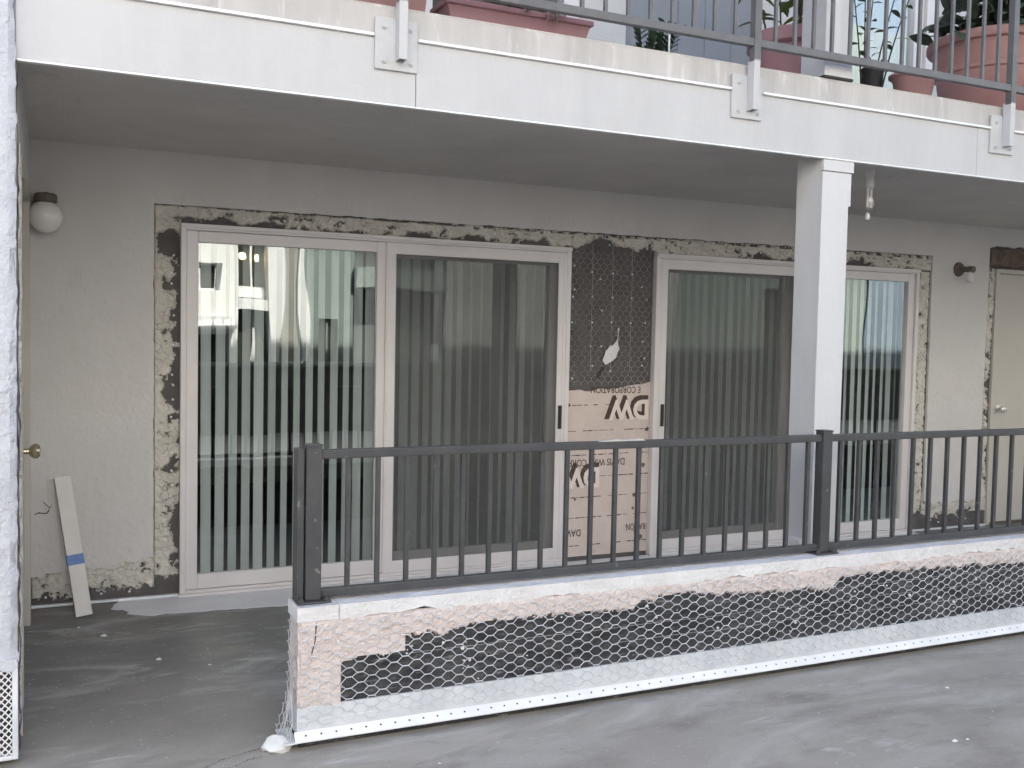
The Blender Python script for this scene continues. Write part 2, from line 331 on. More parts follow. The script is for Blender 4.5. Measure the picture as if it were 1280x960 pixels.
def netting(name, mat, parent, u0, u1, v0, v1, pu, pv, f, r, vertical=False, skip=0.0, **k):
    """twisted hexagonal wire: flats along u, column pitch pu, row pitch pv"""
    m = MB()
    cols = int((u1 - u0) / pu) + 1; rows = int((v1 - v0) / pv) + 1
    def pt(u, v): return Vector(f(v, u)) if vertical else Vector(f(u, v))
    def seg(a, b, rr):
        p, q = pt(*a), pt(*b); d = q - p
        if d.length < 1e-6: return
        d.normalize(); x = Vector((0, -1, 0)) if abs(d.y) < 0.9 else Vector((1, 0, 0)); x = (x - d * x.dot(d)).normalized(); y = d.cross(x)
        vs = []
        for c in (p, q):
            for a_ in (90, 210, 330): vs.append(c + (x * math.cos(R(a_ - 90)) + y * math.sin(R(a_ - 90))) * rr)
        m.add(vs, [(0, 1, 4, 3), (1, 2, 5, 4), (2, 0, 3, 5)])
    def jit(c, j): return (0.11 * pu * noise.noise(Vector((c * 1.7, j * 2.3, 1))), 0.13 * pv * noise.noise(Vector((c * 2.1, j * 1.9, 7))))
    h = 0.25 * pu
    for c in range(cols):
        for j in range(rows):
            off = 0.5 * pv if c % 2 else 0.0
            a = jit(c, j); u = u0 + c * pu + a[0]; v = v0 + j * pv + off + a[1]
            if v > v1: continue
            L = (u - h, v); Rr = (u + h, v)
            seg(L, Rr, r * 1.35)
            for dj in (-1, 0) if c % 2 == 0 else (0, 1):
                j2 = j + dj
                if 0 <= j2 < rows and c + 1 < cols:
                    b = jit(c + 1, j2); v2 = v0 + j2 * pv + (0 if c % 2 else 0.5 * pv) + b[1]
                    if v2 > v1: continue
                    seg(Rr, (u0 + (c + 1) * pu + b[0] - h, v2), r)
    o = m.build(name, mat, parent, kind='stuff', **k); return o
def text_part(name, body, mat, parent, x, y, z, size, sx=1.0, offset=0.0, rot=True, align='LEFT'):
    cu = bpy.data.curves.new(name, 'FONT'); cu.body = body; cu.size = size; cu.offset = offset; cu.extrude = 0.0006; cu.align_x = align; cu.resolution_u = 3
    t = bpy.data.objects.new(name + '_tmp', cu); COL.objects.link(t)
    bpy.context.view_layer.update()
    me = bpy.data.meshes.new_from_object(t.evaluated_get(bpy.context.evaluated_depsgraph_get()))
    bpy.data.objects.remove(t); me.name = name
    ang = math.pi if rot else 0.0
    T = Matrix.Translation((x, y, z)) @ Matrix.Rotation(ang, 4, 'Y') @ Matrix.Rotation(R(90), 4, 'X') @ Matrix.Diagonal((sx, 1, 1, 1))
    me.transform(T); me.materials.clear(); me.materials.append(M_[mat])
    o = bpy.data.objects.new(name, me); COL.objects.link(o); o.parent = parent; return o

# ================================================================ GROUND
prof = [(80, 0.0), (-0.45, 0.0), (-2.16, -0.030), (-9, -0.030), (-40, -0.03), (-160, -0.03)]
m = MB()
for i in range(len(prof) - 1):
    (ya, za), (yb, zb) = prof[i], prof[i + 1]
    k = len(m.v); m.v += [(-160, ya, za), (160, ya, za), (160, yb, zb), (-160, yb, zb)]; m.f.append((k, k + 1, k + 2, k + 3))
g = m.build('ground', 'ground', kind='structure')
edge = [(6.1, -0.02), (0.3, -0.02), (0.26, -0.17), (0.32, -0.20), (0.33, -0.29), (0.40, -0.34), (0.55, -0.36), (0.68, -0.375), (0.97, -0.40), (1.3, -0.43), (3.0, -0.43), (6.1, -0.45)]
m = MB(); m.prism(rag(edge, 0.02, 0.03, 3.1, (0, 11)), lambda x, y: (x, y, 0.004 if y > -0.45 else 0.0045), Vector((0, 0, -0.003)))
m.build('floor_coating', 'coating', kind='structure')
# smear of repair mortar and a crack beside the kerb corner
def ground_z(y): return 0.0 if y > -0.45 else (-0.030 if y < -2.16 else -0.030 * (-0.45 - y) / 1.71)
m = MB()
for pl in ([(0.36, -2.30), (0.45, -2.25), (0.52, -2.20), (0.62, -2.165), (0.70, -2.14)], [(0.45, -2.30), (0.53, -2.275), (0.60, -2.24), (0.66, -2.215)]):
    for a, b in zip(pl[:-1], pl[1:]):
        for k in range(5):
            t, t2 = k / 5, (k + 0.8) / 5
            p = Vector((a[0] + (b[0] - a[0]) * t, a[1] + (b[1] - a[1]) * t + random.uniform(-.006, .006), 0)); q = Vector((a[0] + (b[0] - a[0]) * t2, a[1] + (b[1] - a[1]) * t2 + random.uniform(-.006, .006), 0))
            w = random.uniform(0.001, 0.0028)
            m.add([(p.x, p.y - w, ground_z(p.y - w) + .006), (q.x, q.y - w, ground_z(q.y - w) + .006), (q.x, q.y + w, ground_z(q.y + w) + .006), (p.x, p.y + w, ground_z(p.y + w) + .006)], [(0, 1, 2, 3)])
m.build('crack', 'felt', kind='structure')
# crumbs of plaster on the deck
m = MB()
spots = [(0.21, -0.62, .02), (0.10, -0.45, .012), (1.06, -2.6, .010), (2.15, -2.95, .014), (3.55, -2.62, .012), (3.1, -3.05, .016), (3.16, -3.06, .010), (0.62, -1.2, .010), (0.42, -1.05, .018), (2.4, -3.3, .010), (1.22, -2.5, .008), (0.72, -2.5, .008), (1.6, -2.75, .006)]
for (x, y, r) in spots:
    z = ground_z(y); n = 7; vs = [(x, y, z + r * .45)] + [(x + r * random.uniform(.6, 1.3) * math.cos(k * 2 * math.pi / n), y + r * random.uniform(.4, .9) * math.sin(k * 2 * math.pi / n), z - 0.001) for k in range(n)]
    m.add(vs, [(0, 1 + k, 1 + (k + 1) % n) for k in range(n)])
m.build('plaster_crumbs', 'caulk', kind='stuff')

# ================================================================ APARTMENT BUILDING
bld = thing('apartment_building', 'grey white stuccoed apartment building with its plaster cut away around two new sliding doors', 'building')
XR = 13.0
D1, D2 = (0.617, 3.014), (3.662, 6.060)
sh = MB()
sh.box(-0.12, D1[0], 0, 0.1, 0, 2.43); sh.box(D1[1], D2[0], 0, 0.1, 0, 2.43)
sh.box(D2[1], 6.93, 0, 0.1, 0, 2.43); sh.box(D1[0], D1[1], 0, 0.1, 2.052, 2.43); sh.box(D2[0], D2[1], 0, 0.1, 2.052, 2.43)
sh.box(6.93, 7.85, 0, 0.1, 2.105, 2.43); sh.box(7.85, XR, 0, 0.1, 0, 2.43)
sh.build('building_paper', 'paper', bld, label='black building paper laid bare around the doors')
# finished stucco: one sheet with cut edges
out = [(-0.12, 0.165), (0.08, 0.20), (0.25, 0.18), (0.482, 0.235), (0.482, 2.148), (6.215, 2.168), (6.225, 0.24), (6.45, 0.20), (6.83, 0.235), (6.845, 2.262), (6.93, 2.285), (7.95, 2.262), (7.95, 0.12), (XR, 0.12), (XR, 2.43), (-0.12, 2.43)]
ro = []
for i, p in enumerate(out):
    q = out[(i + 1) % len(out)]
    amp = {0: .03, 1: .03, 2: .03, 3: .006, 4: .006, 5: .004, 6: .035, 7: .035, 8: .006, 9: .02, 10: .02}.get(i, 0)
    ro += rag([p, q], amp, 0.015 if amp > .01 else 0.03, 2.0 + i, () if amp else (0,))[:-1] if amp else [p]
def cut(pts):
    return pts
ro = []
for i, p in enumerate(out):
    q = out[(i + 1) % len(out)]
    amp = {0: .03, 1: .03, 2: .03, 3: .006, 4: .006, 5: .004, 6: .035, 7: .035, 8: .006, 9: .02, 10: .02}.get(i, 0)
    if not amp: ro.append(p); continue
    L = math.hypot(q[0] - p[0], q[1] - p[1]); n = max(1, int(L / 0.015)); nx, ny = -(q[1] - p[1]) / L, (q[0] - p[0]) / L
    for k in range(n):
        t = k / n; x, y = p[0] + (q[0] - p[0]) * t, p[1] + (q[1] - p[1]) * t
        w = amp * fbm(x * 16, y * 16, i) * min(1, 4 * t, 4 * (1 - t) + .05); ro.append((x + nx * w, y + ny * w))
m = MB(); m.prism(ro, lambda x, z: (x, -0.022, z), Vector((0, 0.0215, 0)))
m.build('stucco', 'stucco', bld, label='smooth off white stucco with ragged cut edges')
# broken base coat left around the openings
def h_chip(x, z): return 0.0135 + 0.008 * fbm(x * 26, z * 26, 5) + 0.003 * noise.noise(Vector((x * 90, z * 90, 2)))
def on_wall(x, z, h): return (x, -max(h, 0.0005), z)
def k_left(x, z):
    d = (D1[0] - x) / 0.137
    n = fbm(x * 7, z * 7, 1.5, 4); n2 = fbm(x * 22, z * 22, 3.5)
    if ((x - .556) / .064) ** 2 + ((z - 1.935) / .066) ** 2 < 1 + .9 * n + .3 * n2: return False
    if z < 0.10 + 0.05 * n + .02 * n2: return False
    return d + 0.85 * n + 0.18 * n2 > 0.20 and n2 > -0.75
relief('broken_plaster', 'basecoat', bld, 0.484, 0.616, 0.02, 2.14, 0.006, k_left, on_wall, h_chip, label='cracked cream base coat left of the doors', kind='stuff')
def k_top(x, z):
    d = (z - 2.055) / 0.1
    n = fbm(x * 5, z * 9, 7.5, 4); n2 = fbm(x * 20, z * 26, 9.5)
    if z > 2.148 + 0.02 * (x - 0.48) / 5.73 - 0.003: return False
    if D1[1] - 0.02 < x < D2[0] - 0.02 and z < 2.085 + 0.035 * n2 + 0.045 * math.sin(x * 14): return False
    return d + 0.6 * n + 0.2 * n2 > 0.10 and n2 > -0.68 and not (d > 0.88 and n2 > 0.16)
relief('broken_plaster', 'basecoat', bld, 0.485, 6.21, 2.052, 2.17, 0.006, k_top, on_wall, h_chip, label='cracked cream base coat above the doors', kind='stuff')
def k_right(x, z):
    d = (x - D2[1]) / 0.15
    n = fbm(x * 8, z * 8, 11.5, 4); n2 = fbm(x * 24, z * 24, 13.5)
    if z < 0.13 + 0.04 * n: return False
    if x > 6.205 - 0.004 + .004 * n2: return False
    return d + 0.35 * n + 0.28 * n2 > 0.0 and n2 > -0.62
relief('broken_plaster', 'basecoat', bld, 6.064, 6.21, 0.05, 2.04, 0.006, k_right, on_wall, h_chip, label='cracked cream base coat right of the doors', kind='stuff')
def k_bot(x, z):
    n = fbm(x * 9, z * 9, 21.5, 4); n2 = fbm(x * 26, z * 26, 23.5)
    return z > 0.062 + 0.05 * n + 0.015 * n2 and n2 > -0.7
relief('broken_plaster', 'basecoat', bld, -0.118, 0.484, 0.02, 0.27, 0.006, k_bot, on_wall, h_chip, label='cracked cream base coat along the wall foot', kind='stuff')
relief('broken_plaster', 'basecoat', bld, 6.215, 6.925, 0.03, 0.30, 0.006, lambda x, z: k_bot(x, z - .06), on_wall, h_chip, label='cracked cream base coat at the foot of the right wall', kind='stuff')
def k_jamb(x, z):
    n2 = fbm(x * 24, z * 24, 33.5); n = fbm(x * 7, z * 7, 31.5)
    return z > .1 and x < 6.915 + .012 * n and n2 > -0.45 and n + .6 * n2 > -.45
relief('broken_plaster', 'basecoat', bld, 6.85, 6.925, 0.22, 2.10, 0.006, k_jamb, on_wall, h_chip, label='narrow strip of cracked base coat beside the beige door', kind='stuff')
def k_head(x, z):
    n = fbm(x * 6, z * 12, 41.5); return 2.118 + .012 * n < z < 2.262 + .014 * fbm(x * 12, 3.3, 2)
relief('torn_paper', 'brownwool', bld, 6.85, 7.94, 2.105, 2.285, 0.006, k_head, on_wall, lambda x, z: 0.016 + 0.02 * max(0, 1 - ((z - 2.19) / .09) ** 2) + .007 * fbm(x * 20, z * 20, 3), label='dark brown torn paper above the beige door', kind='stuff')
# the printed panel between the doors
pn = MB(); pn.prism(rag([(3.012, 0.03), (3.66, 0.03), (3.66, 1.185), (3.56, 1.17), (3.33, 1.135), (3.012, 1.125)], 0.012, 0.02, 5.5, (0, 1, 5)), lambda x, z: (x, -0.004, z), Vector((0, 0.0035, 0)))
kp = pn.build('printed_paper', 'kraft', bld, label='tan kraft paper printed upside down between the doors')
text_part('lettering', 'DAVIS WIRE CORPOR', 'ink', kp, 3.475, -0.0055, 0.672, 0.066, 0.78, 0.0004)
text_part('lettering', 'DAVIS', 'ink', kp, 3.150, -0.0055, 0.208, 0.066, 0.78, 0.0004)
text_part('lettering', 'RATION', 'ink', kp, 3.652, -0.0055, 0.222, 0.064, 0.66, 0.0004)
text_part('lettering', 'E CORPORATION', 'ink', kp, 3.585, -0.0055, 1.152, 0.062, 0.78, 0.0004)
for (x, z, sc) in ((3.655, 1.058, 1.0), (3.285, 0.612, 1.0)):
    text_part('logo_shadow', 'DW', 'ink', kp, x - 0.012, -0.0050, z + 0.020, 0.185, 0.95 * sc, 0.016)
M_['kraft_logo'] = surf('kraft_logo', (0.76, 0.67, 0.62), 0.85, (0.71, 0.62, 0.57), 8)
for (x, z) in ((3.655, 1.058), (3.285, 0.612)):
    text_part('logo', 'DW', 'kraft_logo', kp, x, -0.0070, z, 0.180, 0.95, 0.0060)
m = MB()
for z in (1.03, 0.86, 0.70, 0.555, 0.42, 0.285, 0.10):
    for k in range(16):
        x = 3.02 + k * 0.04 + random.uniform(0, .01); w = random.choice((.0018, .0028, .0035)); dz = 0.012 * (x - 3.02)
        if random.random() < .8: m.add([(x, -.0049, z + dz - w), (x + .034, -.0049, z + dz - w + .0004), (x + .034, -.0049, z + dz + w), (x, -.0049, z + dz + w)], [(0, 1, 2, 3)])
m.build('ruled_line', 'ink', kp, kind='stuff')
m = MB()
for (x, z, r) in ((3.035, 1.03, .02), (3.55, 0.42, .018), (3.545, 0.33, .012), (3.57, 0.17, .014), (3.21, 0.46, .012), (3.10, 0.41, .012), (3.60, 0.13, .03), (3.22, 0.09, .016), (3.64, 0.86, .02), (3.62, 0.62, .02)):
    n = 9; vs = [(x + r * random.uniform(.5, 1.2) * math.cos(2 * math.pi * k / n), -.0052, z + r * random.uniform(.4, 1.1) * math.sin(2 * math.pi * k / n)) for k in range(n)]; m.add(vs, [tuple(range(n))])
m.build('paper_tear', 'paper', kp, kind='stuff')
netting('wire_netting', 'wire_dull', bld, 1.17, 2.07, 3.02, 3.655, 0.0335, 0.051, lambda x, z: (x, -0.011 + 0.003 * noise.noise(Vector((x * 9, z * 9, 0))), z), 0.0013, vertical=True, label='hexagonal wire netting stapled over the black paper')
m = MB()
for x in (3.187, 3.340, 3.489):
    m.tube([(x + .006 * noise.noise(Vector((x, z * .01 * 3, 4))), -0.013, 1.25 + z * .01 * .8) for z in range(0, 106, 7)], 0.0013, 5)
m.build('wire_strand', 'wire_dull', bld, kind='stuff')
nl = [(3.052, 1.94), (3.184, 1.904), (3.342, 1.901), (3.49, 1.902), (3.245, 1.86), (3.056, 1.785), (3.046, 1.738), (3.188, 1.743), (3.34, 1.743), (3.488, 1.743), (3.567, 1.82), (3.608, 1.736), (3.263, 1.656), (3.044, 1.572), (3.193, 1.575), (3.339, 1.579), (3.487, 1.577), (3.6, 1.58), (3.185, 1.418), (3.264, 1.419), (3.337, 1.42), (3.585, 1.456), (3.601, 1.342), (3.201, 1.291), (3.054, 1.207), (3.336, 1.255), (3.584, 1.294), (3.1, 2.08), (3.31, 2.085), (3.49, 2.09), (3.6, 2.075)]
nl += [(0.578 + random.uniform(-.006, .008), 1.87 - k * 0.079 + random.uniform(-.012, .012)) for k in range(13)] + [(0.578, 0.80), (0.575, 0.70), (0.58, 0.62)]
nl += [(0.9 + k * 0.31 + random.uniform(-.06, .06), 2.085 + random.uniform(0, .04)) for k in range(7)] + [(4.0 + k * .55, 2.1) for k in range(4)]
nl += [(-0.05, 0.055), (0.22, 0.05), (0.36, 0.05), (0.47, 0.07), (6.4, .06), (6.7, .07)]
m = MB()
for (x, z) in nl: m.lathe([(0.0, 0.006), (0.0045, 0.0045), (0.0068, 0.0), (0.0068, -0.006)], (x, -0.0165, z), 7, Matrix.Rotation(R(90), 3, 'X'))
m.build('nail_head', 'screed', bld, kind='stuff')
# flake of old paper caught in the netting
sp = [(3.398, 1.545), (3.385, 1.44), (3.395, 1.40), (3.375, 1.345), (3.335, 1.318), (3.300, 1.298), (3.272, 1.325), (3.288, 1.385), (3.318, 1.425), (3.345, 1.43), (3.372, 1.46), (3.385, 1.54)]
m = MB(); m.prism(rag(sp, .008, .01, 4.4), lambda x, z: (x, -0.019 - 0.012 * math.sin((z - 1.29) * 12), z), Vector((0, 0.0025, 0))); m.build('paper_scrap', 'cap', bld, label='pale torn paper scrap hanging in the netting')
m = MB(); m.prism(rag([(3.25, 1.20), (3.30, 1.285), (3.275, 1.285), (3.235, 1.22)], .008, .01, 1.4), lambda x, z: (x, -0.014, z), Vector((0, 0.002, 0))); m.build('paper_scrap', 'black_plastic', bld)
m = MB()
for (a, b) in (((-.080, .505), (-.045, .50)), ((-.045, .50), (-.03, .515)), ((-.045, .50), (-.052, .545)), ((-.06, .56), (-.03, .53)), ((-.02, .545), (-.045, .50)), ((-.075, .508), (-.10, .498)), ((.06, .47), (.075, .43))):
    w = .0028; m.add([(a[0], -.0235, a[1] - w), (b[0], -.0235, b[1] - w), (b[0], -.0235, b[1] + w), (a[0], -.0235, a[1] + w)], [(0, 1, 2, 3)])
m.build('scuff_mark', 'ink', bld, kind='stuff')
# metal strip at the wall foot
for a, b in ((-0.118, 0.612), (6.066, 6.92)): box(a, b, -0.030, -0.0005, 0.0035, 0.016).build('foot_flashing', 'galv', bld, bev=.002)
# soffit and rooms
box(-0.12, XR, -1.93, 0.1, 2.431, 2.445).build('soffit', 'soffit', bld, label='shaded grey soffit over the walkway')
rm = MB(); rm.box(-0.3, 6.9, 3.9, 4.0, 0, 2.6); rm.box(-0.4, -0.3, 0.1, 4, 0, 2.6); rm.box(6.9, 7.0, 0.1, 4, 0, 2.6); rm.box(3.29, 3.39, 0.1, 4, 0, 2.6); rm.box(-0.3, 6.9, 0.1, 4, 2.45, 2.6)
rm.build('room_wall', 'room', bld)
box(-0.3, 6.9, 0.101, 3.9, 0.001, 0.02).build('room_floor', 'carpet', bld)
# upper floors; height and roof out of view added to block the sun
uw = MB(); uw.box(-14, 1.0, 0, 0.3, 2.75, 11.7); uw.box(3.04, 3.40, 0, .3, 2.75, 11.7); uw.box(1.0, 3.04, 0, .3, 4.95, 11.7); uw.box(3.40, 4.5, 0, .3, 4.95, 11.7); uw.box(4.5, 5.25, 0, .3, 2.75, 11.7); uw.box(5.25, 6.15, 0, .3, 4.95, 11.7); uw.box(6.15, 26, 0, .3, 2.75, 11.7)
uw.build('upper_wall', 'upwall', bld, label='pale grey stuccoed wall of the upper floor')
box(-14, 26, 0.3, 12, 11.3, 11.6).build('roof', 'gravel', bld)
for a, b in ((-14, -0.16), (XR, 26)): box(a, b, 0.31, 12, 0, 11.3).build('side_block', 'upwall', bld)
# upper openings
uf = MB(); uf.box(1.0, 1.07, -.02, .08, 2.74, 4.94); uf.box(2.93, 3.035, -.02, .08, 2.74, 4.94); uf.box(1.07, 2.93, -.02, .08, 4.86, 4.94); uf.box(1.99, 2.05, -.015, .07, 2.75, 4.86); uf.box(1.07, 2.93, -.02, .08, 2.74, 2.80)
u1 = uf.build('upper_door_frame', 'vinyl', bld, bev=.004)
box(1.05, 2.95, .04, .05, 2.8, 4.88).build('pane', 'opp_glass', u1)
ud = MB(); ud.box(3.405, 4.495, .05, .09, 2.74, 4.94)
for k in range(1, 5): ud.box(3.405 + k * .22 - .006, 3.405 + k * .22 + .006, .046, .055, 2.75, 4.93)
ud.build('upper_door', 'slate', bld, label='blue grey boarded door on the upper floor')
uf = MB(); uf.box(5.255, 5.31, -.02, .08, 2.74, 4.94); uf.box(5.93, 6.02, -.02, .08, 2.74, 4.94); uf.box(6.06, 6.145, -.02, .08, 2.74, 4.94); uf.box(5.31, 5.93, -.02, .08, 4.86, 4.94)
u2_ = uf.build('upper_door_frame', 'vinyl', bld, bev=.004)
m = MB()
for k in range(26):
    x = 5.31 + k * .024; m.add([(x, .05 + .012 * (k % 2), 2.76), (x + .024, .05 + .012 * ((k + 1) % 2), 2.76), (x + .024, .05 + .012 * ((k + 1) % 2), 4.86), (x, .05 + .012 * (k % 2), 4.86)], [(0, 1, 2, 3)])
m.build('curtain', 'curtain', u2_)
box(5.305, 5.935, .018, .023, 2.75, 4.87).build('pane', 'glass', u2_)

# ================================================================ SLIDING DOORS
def rect_frame(m, x0, x1, z0, z1, w, y0, y1, wb=None, wt=None):
    wb = wb or w; wt = wt or w
    m.box(x0, x0 + w, y0, y1, z0, z1); m.box(x1 - w, x1, y0, y1, z0, z1)
    m.box(x0 + w, x1 - w, y0 + .0012, y1 - .0012, z0, z0 + wb); m.box(x0 + w, x1 - w, y0 + .0012, y1 - .0012, z1 - wt, z1); return m
def sliding_door(x0, x1, screen_right, label):
    t = thing('sliding_door', label, 'door', (x0, 0, 0))
    W = x1 - x0; X = (lambda a, b: (a, b)) if screen_right else (lambda a, b: (W - b, W - a))
    m = MB(); rect_frame(m, 0.0, W, 0.004, 2.05, 0.030, -0.048, 0.09, 0.03, 0.034)
    m.box(0.0, W, -0.058, -0.0485, 2.028, 2.05)
    m.build('frame', 'vinyl', t, bev=.003)
    a, b = X(0.031, 1.170); m = MB(); rect_frame(m, a, b, 0.035, 2.015, 0.063, -0.030, 0.012, 0.082, 0.062)
    fp = m.build('fixed_panel', 'vinyl', t, bev=.004)
    box(a + .05, b - .05, -0.006, -0.001, 0.10, 1.97).build('pane', 'glass', fp)
    a, b = X(1.165, W - 0.032); m = MB(); rect_frame(m, a, b, 0.038, 2.012, 0.084, 0.030, 0.068, 0.105, 0.080)
    sp_ = m.build('sliding_panel', 'vinyl', t, bev=.004)
    box(a + .07, b - .07, 0.046, 0.051, 0.12, 1.95).build('pane', 'glass', sp_)
    a, b = X(1.158, W - 0.031); m = MB(); rect_frame(m, a, b, 0.036, 2.014, 0.060, -0.046, -0.031, 0.072, 0.066)
    rect_frame(m, a + .012, b - .012, 0.048, 2.002, 0.012, -0.0495, -0.0462)
    sf = m.build('screen_panel', 'vinyl', t, bev=.0025)
    box(a + .055, b - .055, -0.0385, -0.0375, 0.10, 1.955).build('insect_screen', 'screen', sf)
    xh = (b - .036) if screen_right else (a + .036)
    m = MB(); m.box(xh - .011, xh + .011, -.062, -.0497, .885, 1.035); m.box(xh - .005, xh + .005, -.066, -.0622, .905, 1.015); m.build('handle', 'black_plastic', sf, bev=.004)
    m = MB(); m.box(-.01, W + .01, -.075, -.0485, .0045, .020); m.build('sill', 'galv' if False else 'vinyl', t, bev=.003)
    return t
sliding_door(D1[0], D1[1], True, 'white framed sliding door at the left with cloudy facade reflections')
sliding_door(D2[0], D2[1], False, 'white framed sliding door at the right partly hidden by the column')

def vertical_blind(x0, x1, y, ang, label):
    t = thing('vertical_blind', label, 'blind', ((x0 + x1) / 2, y, 0), group='vertical blinds behind the sliding doors')
    w = (x1 - x0) / 2
    box(-w, w, -.03, .03, 2.0, 2.045).build('headrail', 'white', t, bev=.003)
    m = MB(); n = 5
    for k in range(n):
        u = -0.0445 + 0.089 * k / (n - 1); v = 0.006 * (1 - (u / .0445) ** 2)
        m.v += [(u, v, .03), (u, v, 2.0), (u, v - .0012, 2.0), (u, v - .0012, .03)]
    for k in range(n - 1):
        a = k * 4; b = a + 4; m.f += [(a, b, b + 1, a + 1), (a + 3, a + 2, b + 2, b + 3), (a + 1, b + 1, b + 2, a + 2), (a, a + 3, b + 3, b)]
    m.f += [(0, 1, 2, 3), (n * 4 - 4, n * 4 - 1, n * 4 - 2, n * 4 - 3)]
    me = m.mesh('slat', 'slat', smooth=True)
    k = 0; x = -w + .03
    while x < w - .02:
        o = link('slat', me, t, (x, 0, 0), (random.uniform(-.002, .002), random.uniform(-.003, .003), R(ang(x - (-w)) + random.gauss(0, 4.5)))); x += .0735
    return t
vertical_blind(0.60, 3.03, .135, lambda u: 48 if u < 1.25 else 44 + (14 if 1.78 < u < 1.95 else 0) + (10 if u > 2.2 else 0), 'pale vertical slat blind hanging inside the left sliding door')
vertical_blind(3.65, 6.08, .135, lambda u: 33 + 5 * math.sin(u * 5), 'pale vertical slat blind hanging inside the right sliding door')

# ================================================================ LEFT SIDE WALL AND PIER
sw = thing('side_wall', 'narrow return wall with a brass knobbed door behind the white pier', 'wall', (-0.12, -1, 0))
box(-.30, -.001, -.985, -.02, 0.0, 2.43).build('stucco', 'stucco', sw) if False else None
m = MB(); m.box(-.2, 0, .66, .999, 0, 2.43); m.box(-.2, 0, -.96, -.45, 0, 2.43); m.box(-.2, 0, -.45, .66, 2.08, 2.43); m.build('stucco', 'stucco', sw)
m = MB(); m.box(-.06, .006, -.50, -.443, 0.003, 2.12); m.box(-.06, .006, .652, .71, 0.003, 2.12); m.box(-.0595, .0055, -.4425, .6515, 2.073, 2.1195); m.build('door_frame', 'doorpaint', sw, bev=.003)
lf = box(-.061, -.022, -.449, .659, .01, 2.076).build('door', 'doorpaint', sw)
kn = MB(); ax = Matrix.Rotation(R(90), 3, 'Y'); kn.lathe([(.030, -.03), (.030, -.024), (.012, -.020), (.011, .012), (.020, .018), (.029, .030), (.030, .042), (.022, .052), (0, .055)], (0, 0, 0), 20, ax)
ko = kn.build('knob', 'brass', lf, smooth=True); ko.location = (0.012, -.40, .985)
m = MB(); m.prism(rag([(-.955, .02), (-.925, .02), (-.925, 2.36), (-.955, 2.36)], .025, .02, 7.7, (0, 2)), lambda y, z: (.0045 + .012 * abs(noise.noise(Vector((y * 9, z * 11, 1)))), y, z), Vector((-.004, 0, 0))); m.build('torn_paper', 'paper', sw)
m = MB(); m.prism(rag([(-.89, .04), (-.80, .04), (-.80, 2.0), (-.86, 2.1)], .03, .02, 8.7), lambda y, z: (.010 + .010 * abs(noise.noise(Vector((y * 9, z * 11, 5)))), y, z), Vector((-.009, 0, 0))); m.build('broken_plaster', 'basecoat', sw)
pr = thing('stucco_pier', 'bright white stucco pier at the left with a metal grille at its foot', 'wall', (-0.12, -1.98, 0))
res = .02; m = MB(); nxp, nzp = 40, 600
X0 = -3.2
# front face as a fine trowelled sheet near the corner, plain block behind it
cols_ = [X0, -2.0, -1.0] + [-0.6 + i * .02 for i in range(31)]
zs = [.335 + i * .02 for i in range(140)]
vs = []; fs = []
for j, z in enumerate(zs):
    for i, x in enumerate(cols_):
        last_ = i == len(cols_) - 1
        bump_ = .0035 * fbm(x * 9, z * 16, 2, 4)
        e = .009 * fbm(z * 18, 1.7, 4) if last_ else 0
        zz = z + (.02 * fbm(x * 30, 5.5, 2) if j == 0 else 0)
        vs.append((x + e, -bump_ - (.006 if not last_ else -.012), zz))
nc = len(cols_)
for j in range(len(zs) - 1):
    for i in range(nc - 1): a = j * nc + i; fs.append((a, a + 1, a + 1 + nc, a + nc))
b0 = len(vs)
for j, z in enumerate(zs): vs.append((-.004 + .006 * fbm(z * 22, 9.1, 4), .05, z))
for j in range(len(zs) - 1): fs.append((j * nc + nc - 1, b0 + j, b0 + j + 1, (j + 1) * nc + nc - 1))
m = MB(); m.v = vs; m.f = fs; m.build('stucco_face', 'pier', pr, smooth=True)
MB().box(-14, -.012, .03, .06, .33, 11.7).box(-14, X0, -.0, .03, .33, 11.7).box(X0, -.006, .001, .03, 3.1, 11.7).box(-14, -.03, .045, .059, 0, .33).box(-14, -.22, .0605, 1.98, 0, 11.7).build('core', 'pier', pr)
# grille
gr = MB(); gr.box(-.016, .002, -.012, .030, 0, .335); gr.box(-1.2, -.016, -.012, .03, 0, .014); gv = gr.build('vent_grille', 'galv', pr, bev=.002, label='expanded metal grille under the pier stucco')
gd = MB(); z = .010
px_, pz_ = .022, .0125
for j in range(27):
    for i in range(52):
        x = -.016 - i * px_ - (px_ / 2 if j % 2 else 0); z = .014 + j * pz_
        if z > .33: continue
        p = [Vector((x, -.004, z)), Vector((x - px_ / 2, -.006, z + pz_)), Vector((x - px_ / 2, -.006, z - pz_))]
        for q_ in p[1:]:
            if q_.z < .005: continue
            d = (q_ - p[0]).normalized(); s_ = Vector((d.z, 0, -d.x)) * .0022
            gd.add([p[0] + s_, q_ + s_, q_ - s_, p[0] - s_], [(0, 1, 2, 3)])
gd.build('mesh_strands', 'screed', gv, kind='stuff')
box(-1.2, -.004, .012, .016, .002, .33).build('backing', 'felt', gv)
gl = MB(); gl.prism(rag([(-.9, .325), (-.008, .31), (-.002, .345), (-.9, .355)], .012, .012, 2.2), lambda x, z: (x, -.016 - .006 * noise.noise(Vector((x * 30, z * 30, 0))), z), Vector((0, .012, 0))); gl.build('plaster_lip', 'pier', pr)

